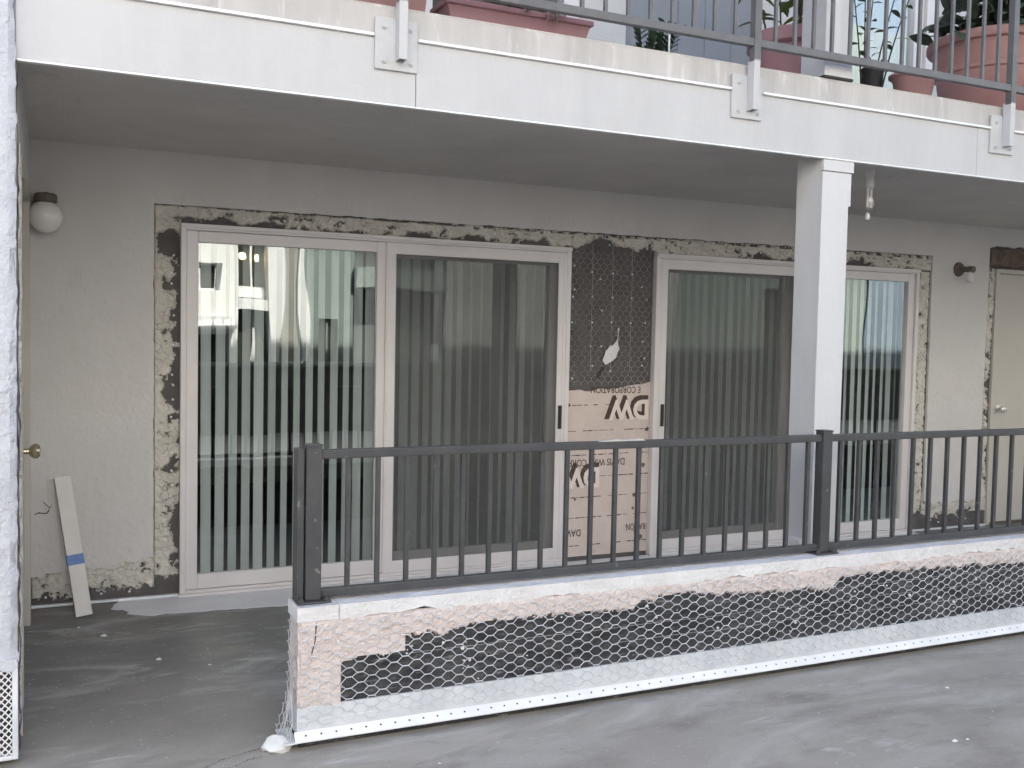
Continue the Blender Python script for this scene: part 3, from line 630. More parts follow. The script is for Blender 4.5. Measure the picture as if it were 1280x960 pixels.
# ================================================================ BALCONY
bal = thing('balcony', 'white balcony slab with smooth fascia boards crossing above the sliding doors', 'balcony', (0, -1.95, 2.365))
Y = -1.95
MB().box(-.118, XR, .02, 1.949, .082, .38).box(-.118, XR, .005, .02, .256, .3655).build('slab', 'slab', bal, bev=.004, label='stained concrete slab edge above the fascia')
fx = [-.119, 1.286, 4.384, 7.4, XR]
for a, b in zip(fx[:-1], fx[1:]): box(a, b - .0025, 0, .019, 0, .247).build('fascia_board', 'fascia', bal, bev=.0025)
br = [(1.199, 0), (2.880, 0), (4.551, 0), (6.23, 0), (7.9, 0)]
ex = [-.119] + [e for (x, _) in br for e in (x - .0885, x + .0885)] + [XR]
for a, b in zip(ex[0::2], ex[1::2]): box(a, b, -.016, .0045, .2475, .2585).build('drip_edge', 'screed', bal, bev=.0015)
box(-.119, XR, -.004, .024, -.008, -.0005).build('bottom_lip', 'screed', bal, bev=.0015)

ur = thing('upper_railing', 'grey steel balcony railing bolted to the fascia above', 'railing', (0, -1.99, 2.365))
PM = box(-.018, .018, -.018, .018, .378, 1.45).mesh('post', 'rail_up')
for i, (x, _) in enumerate(br):
    link('post', PM, ur, (x + .012, -.004, 0))
    pl = MB().box(x - .086, x + .086, .026, .0385, .125, .322).build('post_bracket', 'bracket', ur, bev=.0025)
    MB().box(x - .005, x + .029, -.022, -.0175, .160, .386).box(x - .005, x - .001, -.0175, .0255, .160, .386).box(x + .025, x + .029, -.0175, .0255, .160, .386).build('socket', 'fascia', pl, bev=.001); box(x - .001, x + .025, -.0165, .0255, .18, .3775).build('socket_fill', 'rail_up', pl)
    if i == 0: BM = MB().lathe([(.011, 0), (.011, .004), (.0065, .0045), (.0065, .012), (0, .013)], (0, 0, 0), 6, Matrix.Rotation(R(90), 3, 'X')).mesh('bolt', 'bracket')
    for (dx, dz) in ((-.052, .285), (.058, .285), (-.052, .155), (.058, .155)): link('bolt', BM, pl, (x + dx, .026, dz))
    box(x - .035, x + .035, .024, .0258, .128, .134).build('rust_drip', 'slab', pl) if False else None
box(-.1, 8.5, -.019, .013, .443, .478).build('bottom_rail', 'rail_up', ur, bev=.003)
box(-.1, 8.5, -.024, .018, 1.41, 1.45).build('top_rail', 'rail_up', ur, bev=.003)
BU = box(-.0075, .0075, -.0075, .0075, .4785, 1.41).mesh('baluster', 'rail_up')
k = 0
for i, (x, _) in enumerate(br[:-1]):
    n = 15 if i in (0, 2, 3) else 15
    for j in range(1, n): link('baluster', BU, ur, (x + .012 + 1.676 * j / n, -.003, 0))
for j in range(1, 12): link('baluster', BU, ur, (1.211 - .1117 * j, -.003, 0))

# column in two storeys
cl = thing('support_column', 'white boxed timber column standing in front of the right sliding door', 'column', (3.44, -1.85, 0))
box(-.077, .080, -.074, .098, -.02, 2.428).build('shaft', 'column', cl, bev=.004)
box(-.081, .086, -.092, -.0745, .0, 2.300).build('face_board', 'column', cl, bev=.003)
box(-.083, .108, -.099, -.0745, 2.302, 2.356).build('capital_trim', 'column', cl, bev=.003)
box(.0865, .104, -.088, -.02, 2.14, 2.301).build('side_trim', 'column', cl, bev=.003)
box(-.118, -.0785, -.05, .06, -.02, .50).build('foot_block', 'white', cl, bev=.004, label='small bright white block at the column foot')
uc = thing('upper_column', 'white boxed column on the balcony slab behind the upper railing', 'column', (3.44, -1.85, 2.745))
box(-.077, .080, -.074, .098, 0.004, 2.35).build('shaft', 'column', uc, bev=.004)
box(-.085, .086, -.084, -.0745, .012, .13).build('plinth', 'column', uc, bev=.003)
box(-.09, .09, -.09, .105, .0005, .0115).build('base_pad', 'black_plastic', uc)

# ================================================================ LOWER RAILING
lr = thing('lower_railing', 'dark painted steel railing standing on the white curb in front', 'railing', (0, -2.12, .487))
def post(x, w):
    p = MB().box(x - w / 2, x + w / 2, -w / 2, w / 2, .008, .570).build('post', 'rail', lr, bev=.003)
    MB().box(x - w / 2 - .002, x + w / 2 + .002, -w / 2 - .002, w / 2 + .002, .5705, .578).build('post_cap', 'rail', p, bev=.002)
    MB().box(x - .062, x + .062, -.055, .05, 0.0005, .0075).build('base_plate', 'rail', p, bev=.002)
    if 'bolt2' not in M_: M_['bolt2'] = MB().lathe([(.012, 0), (.012, .012), (.006, .0125), (.006, .022), (0, .023)], (0, 0, 0), 6).mesh('bolt', 'rail')
    for dx in (-.048, .048): link('bolt', M_['bolt2'], p, (x + dx, -.04, .008))
post(.852, .058); post(3.262, .055); post(5.68, .055)
MB().box(.792, .818, -.020, .050, -.02, .562).build('end_bar', 'rail', lr, bev=.003)
for a, b in ((.882, 3.234), (3.290, 5.652), (5.708, 8.0)):
    box(a, b, -.017, .017, .524, .557).build('top_rail', 'rail', lr, bev=.004)
    box(a, b, -.015, .015, .012, .043).build('bottom_rail', 'rail', lr, bev=.004)
BL = box(-.0085, .0085, -.0085, .0085, .0435, .5235).mesh('baluster', 'rail')
for j in range(20): link('baluster', BL, lr, (.985 + .1148 * j, 0, 0))
for j in range(20): link('baluster', BL, lr, (3.362 + .1166 * j, 0, 0))
for j in range(18): link('baluster', BL, lr, (5.80 + .1166 * j, 0, 0))
m = MB(); m.prism(rag([(2.04, .556), (2.27, .556), (2.25, .562), (2.20, .5595), (2.13, .566), (2.07, .562)], .006, .012, 1.1, (0,)), lambda x, z: (x, -.018, z), Vector((0, .034, 0))); m.build('mortar_lump', 'basecoat', lr, label='grey mortar crusted on the top rail')

# ================================================================ CURB
cb = thing('curb_wall', 'low curb wall stripped to black felt and pink paper under wire netting', 'wall', (0, -2.19, -.03))
XE = 8.2
P = lambda x, z, h: (x, -h, z + .03)
MB().box(.797, XE, .004, .135, 0, .462).build('felt', 'felt', cb, label='black felt laid bare on the curb face')
xs = [.79, .946, .950, 1.003, 1.01, 1.195, 1.196, 1.365, 1.398, 1.465, 1.636, 1.849, 1.998, 2.19, 2.248, 2.47, 2.66, 2.903, 3.276, 3.322, 3.673, 4.104, 4.57, 5.2, 6.0, 8.3]
zs_ = [.112, .112, .262, .275, .278, .278, .346, .328, .346, .355, .353, .353, .348, .339, .375, .381, .360, .349, .334, .378, .380, .369, .350, .36, .34, .35]
def bound(x):
    for i in range(len(xs) - 1):
        if xs[i] <= x <= xs[i + 1]:
            t = (x - xs[i]) / max(1e-6, xs[i + 1] - xs[i]); return zs_[i] + (zs_[i + 1] - zs_[i]) * t
    return .35
def k_pink(x, z):
    r = (.010 if x > 1.2 else .0035)
    return z > bound(x) + r * 1.6 * fbm(x * 20, z * 20, 51, 3) + (.006 * fbm(x * 60, z * 60, 2) if x > 1.2 else 0) and z < .436
relief('pink_paper', 'pinkcoat', cb, .793, 5.6, .10, .44, .006, k_pink, lambda x, z, h: P(x, z, h - .004), lambda x, z: .0135 + .004 * fbm(x * 22, z * 26, 6) + .0015 * noise.noise(Vector((x * 80, z * 80, 2))), label='pinkish grey paper coat along the top of the curb', kind='stuff')
m = MB(); m.prism(rag([(.0, .15), (.135, .15), (.135, .462), (.0, .462)], .006, .02, 3.3), lambda y, z: (.788 + .003 * noise.noise(Vector((y * 20, z * 20, 0))), y, z), Vector((.0085, 0, 0))); m.build('end_paper', 'pinkcoat', cb)
m = MB()
for a, b in (((.852, .424), (.848, .36)), ((.848, .36), (.835, .31)), ((.835, .31), (.815, .285))):
    w = .0022; m.add([P(a[0] - w, a[1], .0105), P(a[0] + w, a[1], .0105), P(b[0] + w, b[1], .0105), P(b[0] - w, b[1], .0105)], [(0, 1, 2, 3)])
m.build('crack', 'felt', cb)
# white cap with a broken lower edge
m = MB(); m.prism(rag([(.783, .462), (.935, .462), (.935, .515), (.783, .515)], .004, .015, 6.1, (2, 3)), lambda x, z: (x, -.012, z), Vector((0, .155, 0))); m.build('cap_block', 'cap', cb, bev=.003)
pts = [(.937, .462), (1.30, .470), (1.33, .458), (1.66, .458), (1.70, .448), (1.73, .462), (2.4, .459), (2.9, .466), (3.6, .455), (4.2, .462), (5.0, .455), (XE, .46), (XE, .515), (.937, .515)]
m = MB(); m.prism(rag(pts, .012, .018, 4.1, (11, 12, 13)), lambda x, z: (x, -.009, z), Vector((0, .150, 0))); m.build('cap', 'cap', cb, label='rough white mortar cap of the curb')
# flashing and perforated drip screed
m = MB(); m.box(.790, XE, -.0085, .0035, .050, .150); m.box(.790, XE, -.0115, -.009, .098, .102); m.box(.786, .7965, -.008, .13, .050, .150); m.build('base_flashing', 'galv', cb, bev=.0015, label='pale galvanised flashing along the curb foot')
def sloped(m, x0, x1):
    m.add([(x0, -.0105, .065), (x1, -.0105, .065), (x1, -.034, .037), (x0, -.034, .037), (x0, -.0105, .058), (x1, -.0105, .058), (x1, -.034, .031), (x0, -.034, .031)], [(0, 1, 2, 3), (3, 2, 6, 7), (7, 6, 5, 4), (0, 3, 7, 4), (1, 5, 6, 2), (0, 4, 5, 1)])
m = MB(); sloped(m, .775, XE); sc_ = m.build('drip_screed', 'screed', cb, label='bright perforated metal strip at the curb foot')
m = MB()
for k in range(int((XE - .8) / .056)):
    x = .815 + k * .056; n = 7; vs = []
    for q in range(n):
        a = 2 * math.pi * q / n; u, v = .0042 * math.cos(a), .0042 * math.sin(a); t = .5 + v / .043
        vs.append((x + u, -.0105 - .0235 * (1 - t) - .0006 - (0), .065 - .028 * (1 - t) + .0006))
    m.add(vs, [tuple(range(n))])
m.build('screed_hole', 'black_plastic', sc_, kind='stuff')
netting('wire_netting', 'wire', cb, .80, 5.7, .085, .455, .0432, .0388, lambda x, z: (x, -.0185 - .012 * (noise.noise(Vector((x * 3.5, z * 5, 3))) + .35) - (.004 if z < .155 else 0), z), .0019, label='hexagonal wire netting over the curb face')
m_n = netting('wire_netting', 'wire', cb, .0, .135, .03, .46, .040, .0388, lambda y, z: (.778 - .045 * max(0, (.20 - z)) / .17 - .006 * noise.noise(Vector((y * 12, z * 12, 3))), y, z), .0016)
m = MB()
for k in range(9):
    x = .70 + .012 * k; m.tube([(.775 - .01 * random.random(), .004 + .006 * k, .20 + .02 * random.random()), (.755 + .02 * random.random(), -.005 + .012 * k, .10), (.735 + .03 * random.random(), -.02 + .016 * k, .035)], .0013, 4)
m.build('loose_wire', 'wire', cb, kind='stuff')
m = MB(); m.box(.735, .786, -.03, .12, .028, .034); m.build('corner_flashing', 'galv', cb)
m = MB()
for (x, z) in ((1.34, .30), (1.42, .27), (2.3, .30), (2.62, .22), (3.05, .20), (3.4, .31), (3.75, .26), (3.95, .23), (3.2, .36), (4.2, .30), (.87, .40), (1.02, .33), (.86, .20), (.93, .35), (1.1, .41), (1.45, .22), (3.6, .32), (4.05, .2)):
    r = random.uniform(.004, .008); m.lathe([(0, .006), (r, .003), (r, -.002)], (x, -.016, z + .03), 6, Matrix.Rotation(R(90), 3, 'X'))
rs = random.Random(31)
for k in range(70):
    x = .85 + 4.6 * rs.random() ** 1.3; z = rs.uniform(.13, .40); r = rs.choice((.002, .0025, .003, .0035, .005)); m.lathe([(0, .005), (r, .002), (r * 1.2, -.002)], (x, -.014, z + .03), 5, Matrix.Rotation(R(90), 3, 'X') @ Matrix.Scale(rs.uniform(.6, 1.8), 3, Vector((1, 0, 0))))
m.build('mortar_spot', 'cap', cb, kind='stuff')
m = MB()
for (z, xa, xb) in ((.275, 1.2, 5.7), (.212, 2.1, 5.7), (.335, 3.3, 5.7)):
    m.tube([(xa + (xb - xa) * k / 60, -.015 - .004 * noise.noise(Vector((k * .3, z * 30, 1))), z + .03 + .006 * noise.noise(Vector((k * .22, z * 50, 4)))) for k in range(61)], .0009, 4)
m.build('wire_strand', 'wire_dull', cb, kind='stuff')
tag(MB().lathe([(.0, -.004), (.045, -.002), (.052, .012), (.040, .032), (.018, .042), (0, .044)], (0, 0, 0), 14).build('caulk_lump', 'caulk', smooth=True, loc=(.722, -2.165, -.028)), 'white lump of caulk on the floor by the curb corner', 'lump')
o = bpy.data.objects['caulk_lump']
for v in o.data.vertices:
    d = noise.noise_vector(v.co * 40); v.co += d * .014

# ================================================================ LAMPS
gb = thing('globe_lamp', 'white glass globe lamp with brown cap high on the left wall', 'lamp', (-.045, -.125, 2.03))
MB().lathe([(.03, .085)] + [(.082 * math.cos(a), .082 * math.sin(a)) for a in [R(68 - 7 * k) for k in range(23)]] + [(0, -.082)], (0, 0, 0), 32).build('globe', 'opal', gb, smooth=True)
cp = MB(); cp.lathe([(.0, .118), (.046, .116), (.054, .108), (.055, .074), (.050, .070)], (0, 0, 0), 28); cp.tube([(0, .01, .098), (0, .102, .098)], .028, 14); cp.build('fitting', 'bronze', gb, smooth=True)
lb = thing('wall_lamp', 'bare bulb in a brown wall fitting beside the beige door', 'lamp', (6.50, -.022, 2.075))
q = MB(); axm = Matrix.Rotation(R(90), 3, 'X'); q.lathe([(.0, .028), (.030, .027), (.048, .018), (.057, .004), (.058, 0)], (0, -.0005, 0), 26, axm); q.build('back_plate', 'bronze', lb, smooth=True)
q = MB(); q.tube([(0, -.02, 0), (.012, -.06, -.002), (.025, -.095, -.004)], .022, 14); q.tube([(.025, -.075, -.002), (.028, -.12, -.006)], .026, 14); q.build('socket', 'bronze', lb, smooth=True)
q = MB(); q.lathe([(.013, 0), (.014, -.012), (.024, -.035), (.030, -.055), (.028, -.072), (.017, -.085), (0, -.089)], (.022, -.095, -.020), 20); q.build('bulb', 'opal', lb, smooth=True)
hb = thing('ceiling_lamp', 'small clear glass tube lamp under the soffit beside the column', 'lamp', (4.09, -1.5, 2.43))
q = MB(); q.lathe([(.0, 0.0), (.024, -.001), (.024, -.035), (.020, -.038), (.020, -.046), (.025, -.050), (.025, -.098), (.02, -.10)], (0, 0, 0), 20); q.build('cap', 'caulk', hb, smooth=True)
q = MB(); q.lathe([(.020, -.099), (.026, -.112), (.029, -.16), (.027, -.20), (.018, -.216), (0, -.219)], (0, 0, 0), 20); q.build('glass_tube', 'tube_glass', hb, smooth=True)
q = MB(); q.tube([(-.012, 0, -.10), (-.013, 0, -.205)], .0085, 8); q.tube([(.012, 0, -.10), (.012, 0, -.205)], .0095, 8); q.tube([(.0, 0.01, -.10), (.0, .01, -.2)], .003, 6); q.build('filament_tube', 'opal', hb, smooth=True)
q = MB(); q.tube([(-.006, 0, -.217), (-.008, 0, -.236)], .0012, 5); q.lathe([(.005, -.234), (.013, -.240), (.0135, -.268), (.008, -.274), (0, -.275)], (-.008, 0, 0), 14); q.build('pull_weight', 'opal', hb, smooth=True)

# ================================================================ BOARD, BEIGE DOOR
bd = thing('leaning_board', 'white board with a blue tape band leaning against the left wall', 'board')
a0 = Vector((.1305, -.262, .004)); top = Vector((.030, -.032, .69)); ax_ = (top - a0); Lb = ax_.length; zv = ax_.normalized(); yv = Vector((.18, -1, 0)); yv = (yv - zv * yv.dot(zv)).normalized(); xv = yv.cross(zv) * -1; xv = zv.cross(yv) * -1
xv = yv.cross(zv); 
if xv.x < 0: xv = -xv
bd.matrix_world = Matrix(((xv.x, yv.x, zv.x, a0.x), (xv.y, yv.y, zv.y, a0.y), (xv.z, yv.z, zv.z, a0.z), (0, 0, 0, 1)))
box(-.039, .039, -.010, .010, .002, Lb).build('plank', 'board', bd, bev=.002)
box(-.0405, -.0392, -.0095, .0095, .004, Lb - .002).build('raw_edge', 'board_edge', bd)
MB().box(-.0408, .0400, .0102, .0112, .265, .318).box(-.0418, -.0409, -.011, .0112, .265, .318).build('tape', 'tape', bd)
ed = thing('entry_door', 'plain beige entrance door with a round knob at the right edge', 'door', (6.93, 0, 0))
box(.045, .87, -.002, .042, .02, 2.062).build('leaf', 'doorpaint', ed, bev=.003)
MB().box(0.0, .040, -.024, .09, .004, 2.10).box(.040, .875, -.024, .09, 2.066, 2.10).box(.875, .915, -.024, .09, .004, 2.10).build('frame', 'doorpaint', ed, bev=.003)
q = MB(); q.lathe([(.031, 0), (.031, .005), (.013, .010), (.012, .035), (.022, .042), (.028, .052), (.028, .062), (.020, .070), (0, .072)], (.105, -.002, .958), 22, axm); q.build('knob', 'nickel', ed, smooth=True)
MB().box(.041, .874, -.02, .05, .004, .018).build('threshold', 'bronze', ed)
tag(MB().prism(rag([(6.40, -.38), (6.62, -.40), (6.66, -.27), (6.44, -.25)], .02, .02, 2), lambda x, y: (x, y, .01), Vector((0, 0, -.008))).build('plaster_scrap', 'cap'), 'flat pale plaster scrap on the floor by the right wall', 'scrap')

# ================================================================ POTS AND PLANTS ON THE BALCONY
ZB = 2.745
def leaf_mesh(name, mat, L, W, n=4, curl=.25, fold=.25):
    m = MB()
    for k in range(n + 1):
        t = k / n; w = W * math.sin(math.pi * min(1, t * .92 + .06)) ** .8 * .5; z = -curl * L * t * t
        m.v += [(-w, L * t, z + fold * w), (0, L * t, z), (w, L * t, z + fold * w)]
    for k in range(n):
        a = k * 3; m.f += [(a, a + 1, a + 4, a + 3), (a + 1, a + 2, a + 5, a + 4)]
    me = m.mesh(name, mat, smooth=True); return me
def put_leaf(me, parent, p, d, s=1.0, roll=0.0):
    d = Vector(d).normalized(); up_ = Vector((0, 0, 1)); x = d.cross(up_)
    if x.length < 1e-3: x = Vector((1, 0, 0))
    x.normalize(); z = x.cross(d); Mx = Matrix((x, d, z)).transposed().to_4x4() @ Matrix.Rotation(roll, 4, 'Y') @ Matrix.Scale(s, 4); Mx.translation = Vector(p)
    o = bpy.data.objects.new('leaf', me); COL.objects.link(o); o.parent = parent; o.matrix_local = Mx; return o
def planter(name, label, x0, x1, y0, y1, h, mat):
    t = thing(name, label, 'planter', ((x0 + x1) / 2, (y0 + y1) / 2, ZB)); w, d = (x1 - x0) / 2, (y1 - y0) / 2
    m = MB(); ib = .02
    m.add([(-w + .03, -d + .025, .0005), (w - .03, -d + .025, .0005), (w - .03, d - .025, .0005), (-w + .03, d - .025, .0005), (-w + .012, -d + .012, h - .02), (w - .012, -d + .012, h - .02), (w - .012, d - .012, h - .02), (-w + .012, d - .012, h - .02)], [(3, 2, 1, 0), (0, 1, 5, 4), (1, 2, 6, 5), (2, 3, 7, 6), (3, 0, 4, 7)])
    m.build('trough', mat, t)
    m = MB(); rect = [(-w, w, -d, -d + .022), (-w, w, d - .022, d), (-w, -w + .022, -d + .022, d - .022), (w - .022, w, -d + .022, d - .022)]
    for r_ in rect: m.box(*r_, h - .024, h)
    m.build('rim', mat, t, bev=.005)
    box(-w + .023, w - .023, -d + .023, d - .023, h - .035, h - .019).build('soil', 'soil', t); return t
p1 = planter('window_box', 'long mauve trough planter with trailing succulents on the balcony edge', 1.425, 2.105, -1.90, -1.70, .088, 'mauve')
p2 = planter('window_box', 'red trough planter cut off by the top of the photo', .62, 1.385, -1.86, -1.66, .20, 'terracotta')
LS = leaf_mesh('leaf', 'succulent', .075, .026, 4, .3, .5)
for k in range(95):
    cx = random.gauss(-.02, .09); d = Vector((random.uniform(-1, 1), random.uniform(-1.2, .6), random.uniform(-.2, 1)))
    put_leaf(LS, p1, (cx, random.uniform(-.09, .05), .085 + random.uniform(0, .07)), d, random.uniform(.6, 1.15), random.uniform(-.6, .6))
M_['tan_leaf'] = leafmat('dry_leaf', (0.38, 0.30, 0.24), (0.30, 0.24, 0.2)); LT = leaf_mesh('leaf', 'tan_leaf', .085, .02, 4, .5, .4)
for k in range(9): put_leaf(LT, p1, (.10 + .012 * k + random.uniform(-.02, .02), -.095 - random.uniform(0, .02), .098 + random.uniform(-.01, .03)), (random.uniform(-.2, .8), -.4, random.uniform(-1.1, .2)), random.uniform(.6, 1.0))
for k in range(14): put_leaf(LS, p2, (random.uniform(-.3, .3), random.uniform(-.05, .05), .2), (random.uniform(-1, 1), random.uniform(-1, .5), 1), 1)
def round_pot(name, label, c, prof, mat, soil, rim=None, cat='plant pot', group=None):
    t = thing(name, label, cat, (c[0], c[1], ZB), group)
    MB().lathe(prof, (0, 0, 0), 44).build('pot', mat, t, smooth=True)
    MB().lathe([(0, soil[1]), (soil[0], soil[1] - .004)], (0, 0, 0), 24).build('soil', 'soil', t); return t
def stalks(t, specs, leaf, mat_leafsize, seed):
    rnd = random.Random(seed); m = MB()
    for (x, y, z0, h, lean, az, n, s) in specs:
        pts = [Vector((x + lean * (q / 6) ** 1.5 * math.cos(az), y + lean * (q / 6) ** 1.5 * math.sin(az), z0 + h * q / 6)) for q in range(7)]
        m.tube(pts, [.006 * (1 - q / 9) for q in range(7)], 5)
        for k in range(n):
            u = .12 + .88 * k / n; i = min(5, int(u * 6)); f = u * 6 - i; p = pts[i].lerp(pts[i + 1], f); a = k * 2.4 + rnd.uniform(-.4, .4)
            put_leaf(leaf, t, p, (math.cos(a), math.sin(a), rnd.uniform(-.35, .7)), s * rnd.uniform(.7, 1.2), rnd.uniform(-.4, .4))
    m.build('stem', 'twig', t, kind='stuff')
big = round_pot('potted_plant', 'biggest terracotta pot with a ringed side and broad grey green leaves', (5.03, -1.50), [(.265, .012), (.30, .20), (.305, .205), (.318, .30), (.331, .307), (.331, .335), (.322, .342), (.345, .455), (.372, .460), (.378, .470), (.378, .505), (.366, .513), (.352, .508), (.345, .44)], 'terracotta', (.345, .455), cat='potted plant')
LG = leaf_mesh('leaf', 'leaf_grey', .17, .085, 5, .35, .25)
rr = random.Random(5); stalks(big, [(rr.uniform(-.2, .2), rr.uniform(-.2, .2), .45, rr.uniform(.35, .7), rr.uniform(.05, .32), rr.uniform(0, 6.3), 13, 1.0) for _ in range(15)], LG, 1, 11)
LD = leaf_mesh('leaf', 'leaf_dark', .20, .11, 5, .3, .2)
rr = random.Random(6); stalks(big, [(rr.uniform(-.1, .25), rr.uniform(-.1, .2), .45, rr.uniform(.3, .6), rr.uniform(.1, .3), rr.uniform(-1, 2), 9, 1.1) for _ in range(7)], LD, 1, 12)
rr = random.Random(8)
for k in range(60):
    a = rr.uniform(2.6, 5.6); rad = rr.uniform(.22, .36)
    put_leaf(LG if k % 3 else LD, big, (rad * math.cos(a), rad * math.sin(a), .50 + rr.uniform(-.01, .13)), (math.cos(a) + rr.uniform(-.8, .8), math.sin(a) + rr.uniform(-.8, .8), rr.uniform(-.5, .6)), rr.uniform(.45, .85), rr.uniform(-.6, .6))
tag(MB().lathe([(.0, .0005), (.27, .001), (.325, .030), (.335, .032), (.335, .026), (.28, .0008)], (0, 0, 0), 40).build('saucer', 'terracotta', smooth=True, loc=(5.03, -1.50, ZB)), 'wide terracotta saucer under the biggest pot', 'saucer')
mid = round_pot('potted_plant', 'large mauve pot with a thick rim just left of the upper column', (3.66, -1.36), [(.185, .0005), (.222, .30), (.252, .305), (.26, .312), (.26, .372), (.252, .38), (.232, .375), (.228, .33)], 'mauve', (.232, .345), cat='potted plant')
LL = leaf_mesh('leaf', 'leaf_lime', .15, .05, 5, .4, .3)
stalks(mid, [(-.05, -.1, .34, .7, .15, 3.0, 15, 1.0), (.05, -.05, .34, .8, .08, 4.2, 15, 1.0), (-.15, .05, .34, .6, .25, 2.6, 14, .9), (.0, .12, .34, .8, .1, 1.6, 12, 1.0), (-.1, -.15, .34, .4, .2, 4.0, 9, .7)], LL, 1, 13)
bowl = round_pot('plant_bowl', 'small terracotta bowl pot left of the biggest pot', (4.105, -1.77), [(.085, .0005), (.105, .11), (.118, .125), (.126, .128), (.127, .140), (.120, .145), (.108, .135)], 'terracotta', (.11, .12))
blk = round_pot('plant_pot', 'narrow black plastic pot beside the upper column', (3.955, -1.63), [(.046, .0005), (.056, .165), (.060, .17), (.060, .19), (.054, .192), (.050, .18)], 'black_plastic', (.05, .17))
M_['vine'] = leafmat('vine_leaf', (0.05, 0.075, 0.035), (0.035, 0.05, 0.03)); LV = leaf_mesh('leaf', 'vine', .07, .03, 4, .3, .3)
vn = thing('climbing_plant', 'straggly thin stemmed plant against the bright upper window', 'plant', (4.15, -1.42, ZB))
stalks(vn, [(-.05, 0, 0, .95, .14, .4, 16, 1.0), (.02, .02, 0, 1.0, .3, .1, 14, 1.0), (-.03, .03, 0, .9, .10, 2.6, 16, 1.0), (.06, 0, 0, 1.05, .40, .05, 14, 1.1), (.0, .05, 0, 1.0, .2, .9, 14, .9)], LV, 1, 14)
MB().lathe([(.06, .0005), (.075, .12), (.08, .12), (.08, .135), (.07, .13)], (0, 0, 0), 24).build('pot', 'black_plastic', vn, smooth=True)
zz = thing('zz_plant', 'low dark glossy feather leaved plant on the bare balcony edge', 'plant', (2.56, -1.66, ZB))
LZ = leaf_mesh('leaf', 'leaf_dark', .056, .030, 4, .15, .3)
m = MB()
for (x, h, lean) in ((-.06, .185, -.035), (-.02, .15, .02), (.035, .20, .01), (.07, .19, .05), (.01, .13, .06)):
    pts = [Vector((x + lean * (q / 5) ** 1.4, -.02 * q / 5, h * q / 5)) for q in range(6)]; m.tube(pts, [.005 - .0006 * q for q in range(6)], 5)
    for k in range(7):
        u = .30 + .70 * k / 6; i = min(4, int(u * 5)); p = pts[i].lerp(pts[i + 1], u * 5 - i)
        for sgn in (-1, 1): put_leaf(LZ, zz, p, (sgn * .75 + lean, -.15, .75), random.uniform(.8, 1.1), random.uniform(-.3, .3))
m.build('stem', 'leaf_dark', zz, kind='stuff')
MB().lathe([(.07, .0005), (.075, .015), (.07, .02)], (0, 0, 0), 20).build('pot', 'black_plastic', zz)
ex_ = round_pot('plant_pot', 'black pot at the far right edge of the balcony', (5.72, -1.70), [(.13, .0005), (.17, .30), (.18, .305), (.18, .33), (.165, .33)], 'black_plastic', (.16, .31))
st_ = thing('plant_stake', 'thin white stake leaning among the dark feathery leaves', 'stake', (2.62, -1.70, ZB)); MB().box(-.004, .004, -.003, .003, .001, .16).build('stake', 'white', st_)

# ================================================================ OPPOSITE SIDE OF THE COURT (seen in the glass)
ob = thing('opposite_building', 'sunlit cream building across the court seen mirrored in the door glass', 'building', (0, -11, 0))
HB = 8.4
m = MB()
for (x0, x1, wins) in ((-10, 2.62, [(2.08, 2.40, 2.12, 2.55), (2.05, 2.55, .7, 1.45), (.4, 1.4, .9, 2.4)]),):
    m.box(-40, 2.05, -.3, 0, 0, HB); m.box(2.05, 2.62, -.3, 0, 1.45, 2.12); m.box(2.05, 2.08, -.3, 0, 2.12, 2.55); m.box(2.40, 2.62, -.3, 0, 2.12, 2.55); m.box(2.55, 2.62, -.3, 0, 0, 1.45); m.box(2.05, 2.55, -.3, 0, 0, .7); m.box(2.05, 2.62, -.3, 0, 2.55, HB)
m.build('cream_wall', 'opp_cream', ob)
for (a, b, c, d) in ((2.08, 2.40, 2.12, 2.55), (2.05, 2.55, .7, 1.45)):
    w = box(a, b, -.16, -.14, c, d).build('window', 'opp_glass', ob); rect_frame(MB(), a, b, c, d, .035, -.13, -.09).build('frame', 'white', w)
rg = MB(); rg.box(2.0, 2.62, .30, .33, 1.66, 1.70); rg.box(2.0, 2.62, .0, .34, 1.50, 1.56)
for k in range(7): rg.box(2.02 + k * .095, 2.035 + k * .095, .305, .325, 1.56, 1.66)
rg.build('sill_rail', 'white', ob)
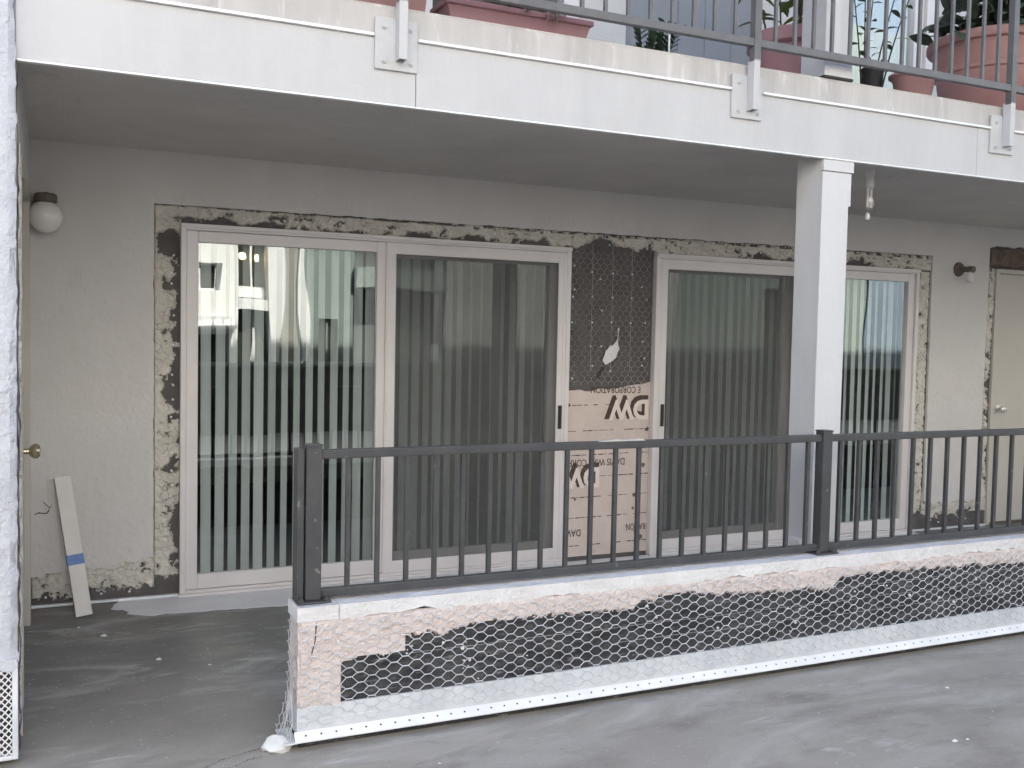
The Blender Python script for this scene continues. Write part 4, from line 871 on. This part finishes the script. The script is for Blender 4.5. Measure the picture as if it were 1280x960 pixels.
# glazed bay
box(2.62, 3.27, -.4, -.36, 0, 3.6).build('window', 'opp_glass', ob)
b_ = MB(); b_.box(2.62, 2.68, -.36, .03, 0, HB); b_.box(3.27, 3.47, -.36, .06, 0, HB); b_.box(2.92, 2.96, -.34, -.28, 0, 3.6); b_.box(2.68, 3.27, -.34, .04, 1.82, 2.0); b_.box(2.68, 3.27, -.36, -.02, 3.6, HB); b_.box(2.68, 3.27, -.34, -.2, 2.02, 2.2)
b_.build('bay_frame', 'white', ob)
box(3.47, 3.74, -.3, -.02, 0, HB).build('beige_wall', 'opp_beige', ob); box(3.74, 3.83, -.3, .04, 1.0, HB).build('downpipe', 'white', ob)
m = MB(); m.box(3.83, 4.03, -.3, -.04, 0, HB); m.box(4.03, 4.45, -.3, -.04, 1.72, HB); m.box(4.45, 4.72, -.3, -.04, 0, HB); m.box(4.03, 4.45, -.3, -.04, 0, .8); m.build('grey_green_wall', 'opp_teal', ob)  # grey-green colour stands in for the shade on this return wall
w = box(4.03, 4.45, -.2, -.18, .8, 1.72).build('window', 'opp_glass', ob); MB().box(4.22, 4.27, -.17, -.12, .8, 1.72).build('frame', 'opp_teal', w)
box(4.72, 6.4, -.8, -.6, 0, HB).build('recessed_wall', 'opp_dark', ob); box(6.4, 11.5, -.3, -.02, 0, HB).build('pale_wall', 'opp_mid', ob)
MB().box(4.72, 6.39, -.6, .1, 2.28, 2.62).build('balcony', 'opp_teal', ob)
m = MB(); m.box(11.5, 13.6, -.3, 0, 0, HB); m.box(13.6, 15.0, -.3, 0, 2.6, HB); m.box(13.6, 15.0, -.3, 0, 0, 1.0); m.box(15.0, 16.2, -.3, 0, 0, HB); m.build('green_wall', 'opp_teal', ob)
w = box(13.6, 15.0, -.2, -.18, 1.0, 2.6).build('window', 'opp_glass', ob); MB().box(14.25, 14.32, -.17, -.1, 1.0, 2.6).build('frame', 'white', w)
box(16.2, 17.6, -.3, .05, 0, HB).build('blue_wall', 'opp_blue', ob); MB().box(17.6, 28, -.3, 0, 0, HB).build('end_wall', 'opp_mid', ob)
box(-40, 28, -6, -.82, HB - .2, HB).build('roof', 'gravel', ob)
for i, (x, z) in enumerate(((2.80, 2.72), (3.08, 2.70))):
    l_ = thing('lantern', ('glowing warm lantern mirrored %s the slim white window bar' % ('left of', 'right of')[i]), 'lantern', (x, -11.30, z), group='lanterns in the mirrored window')
    MB().lathe([(.0, .06), (.045, .045), (.055, 0), (.045, -.05), (0, -.06)], (0, 0, 0), 14).build('bulb', 'bulb_on', l_, smooth=True)
    MB().lathe([(.02, .06), (.05, .065), (.03, .09), (.004, .10), (.004, .7)], (0, 0, 0), 10).build('fitting', 'black_plastic', l_)
lw = thing('court_wall', 'dark low wall with pale coping across the court', 'wall', (0, -9, 0))
MB().box(-40, 28, -.2, 0, -.03, .97).build('wall', 'hedge_wall', lw); MB().box(-40, 28, -.24, .04, .9705, 1.02).build('coping', 'opp_teal', lw)
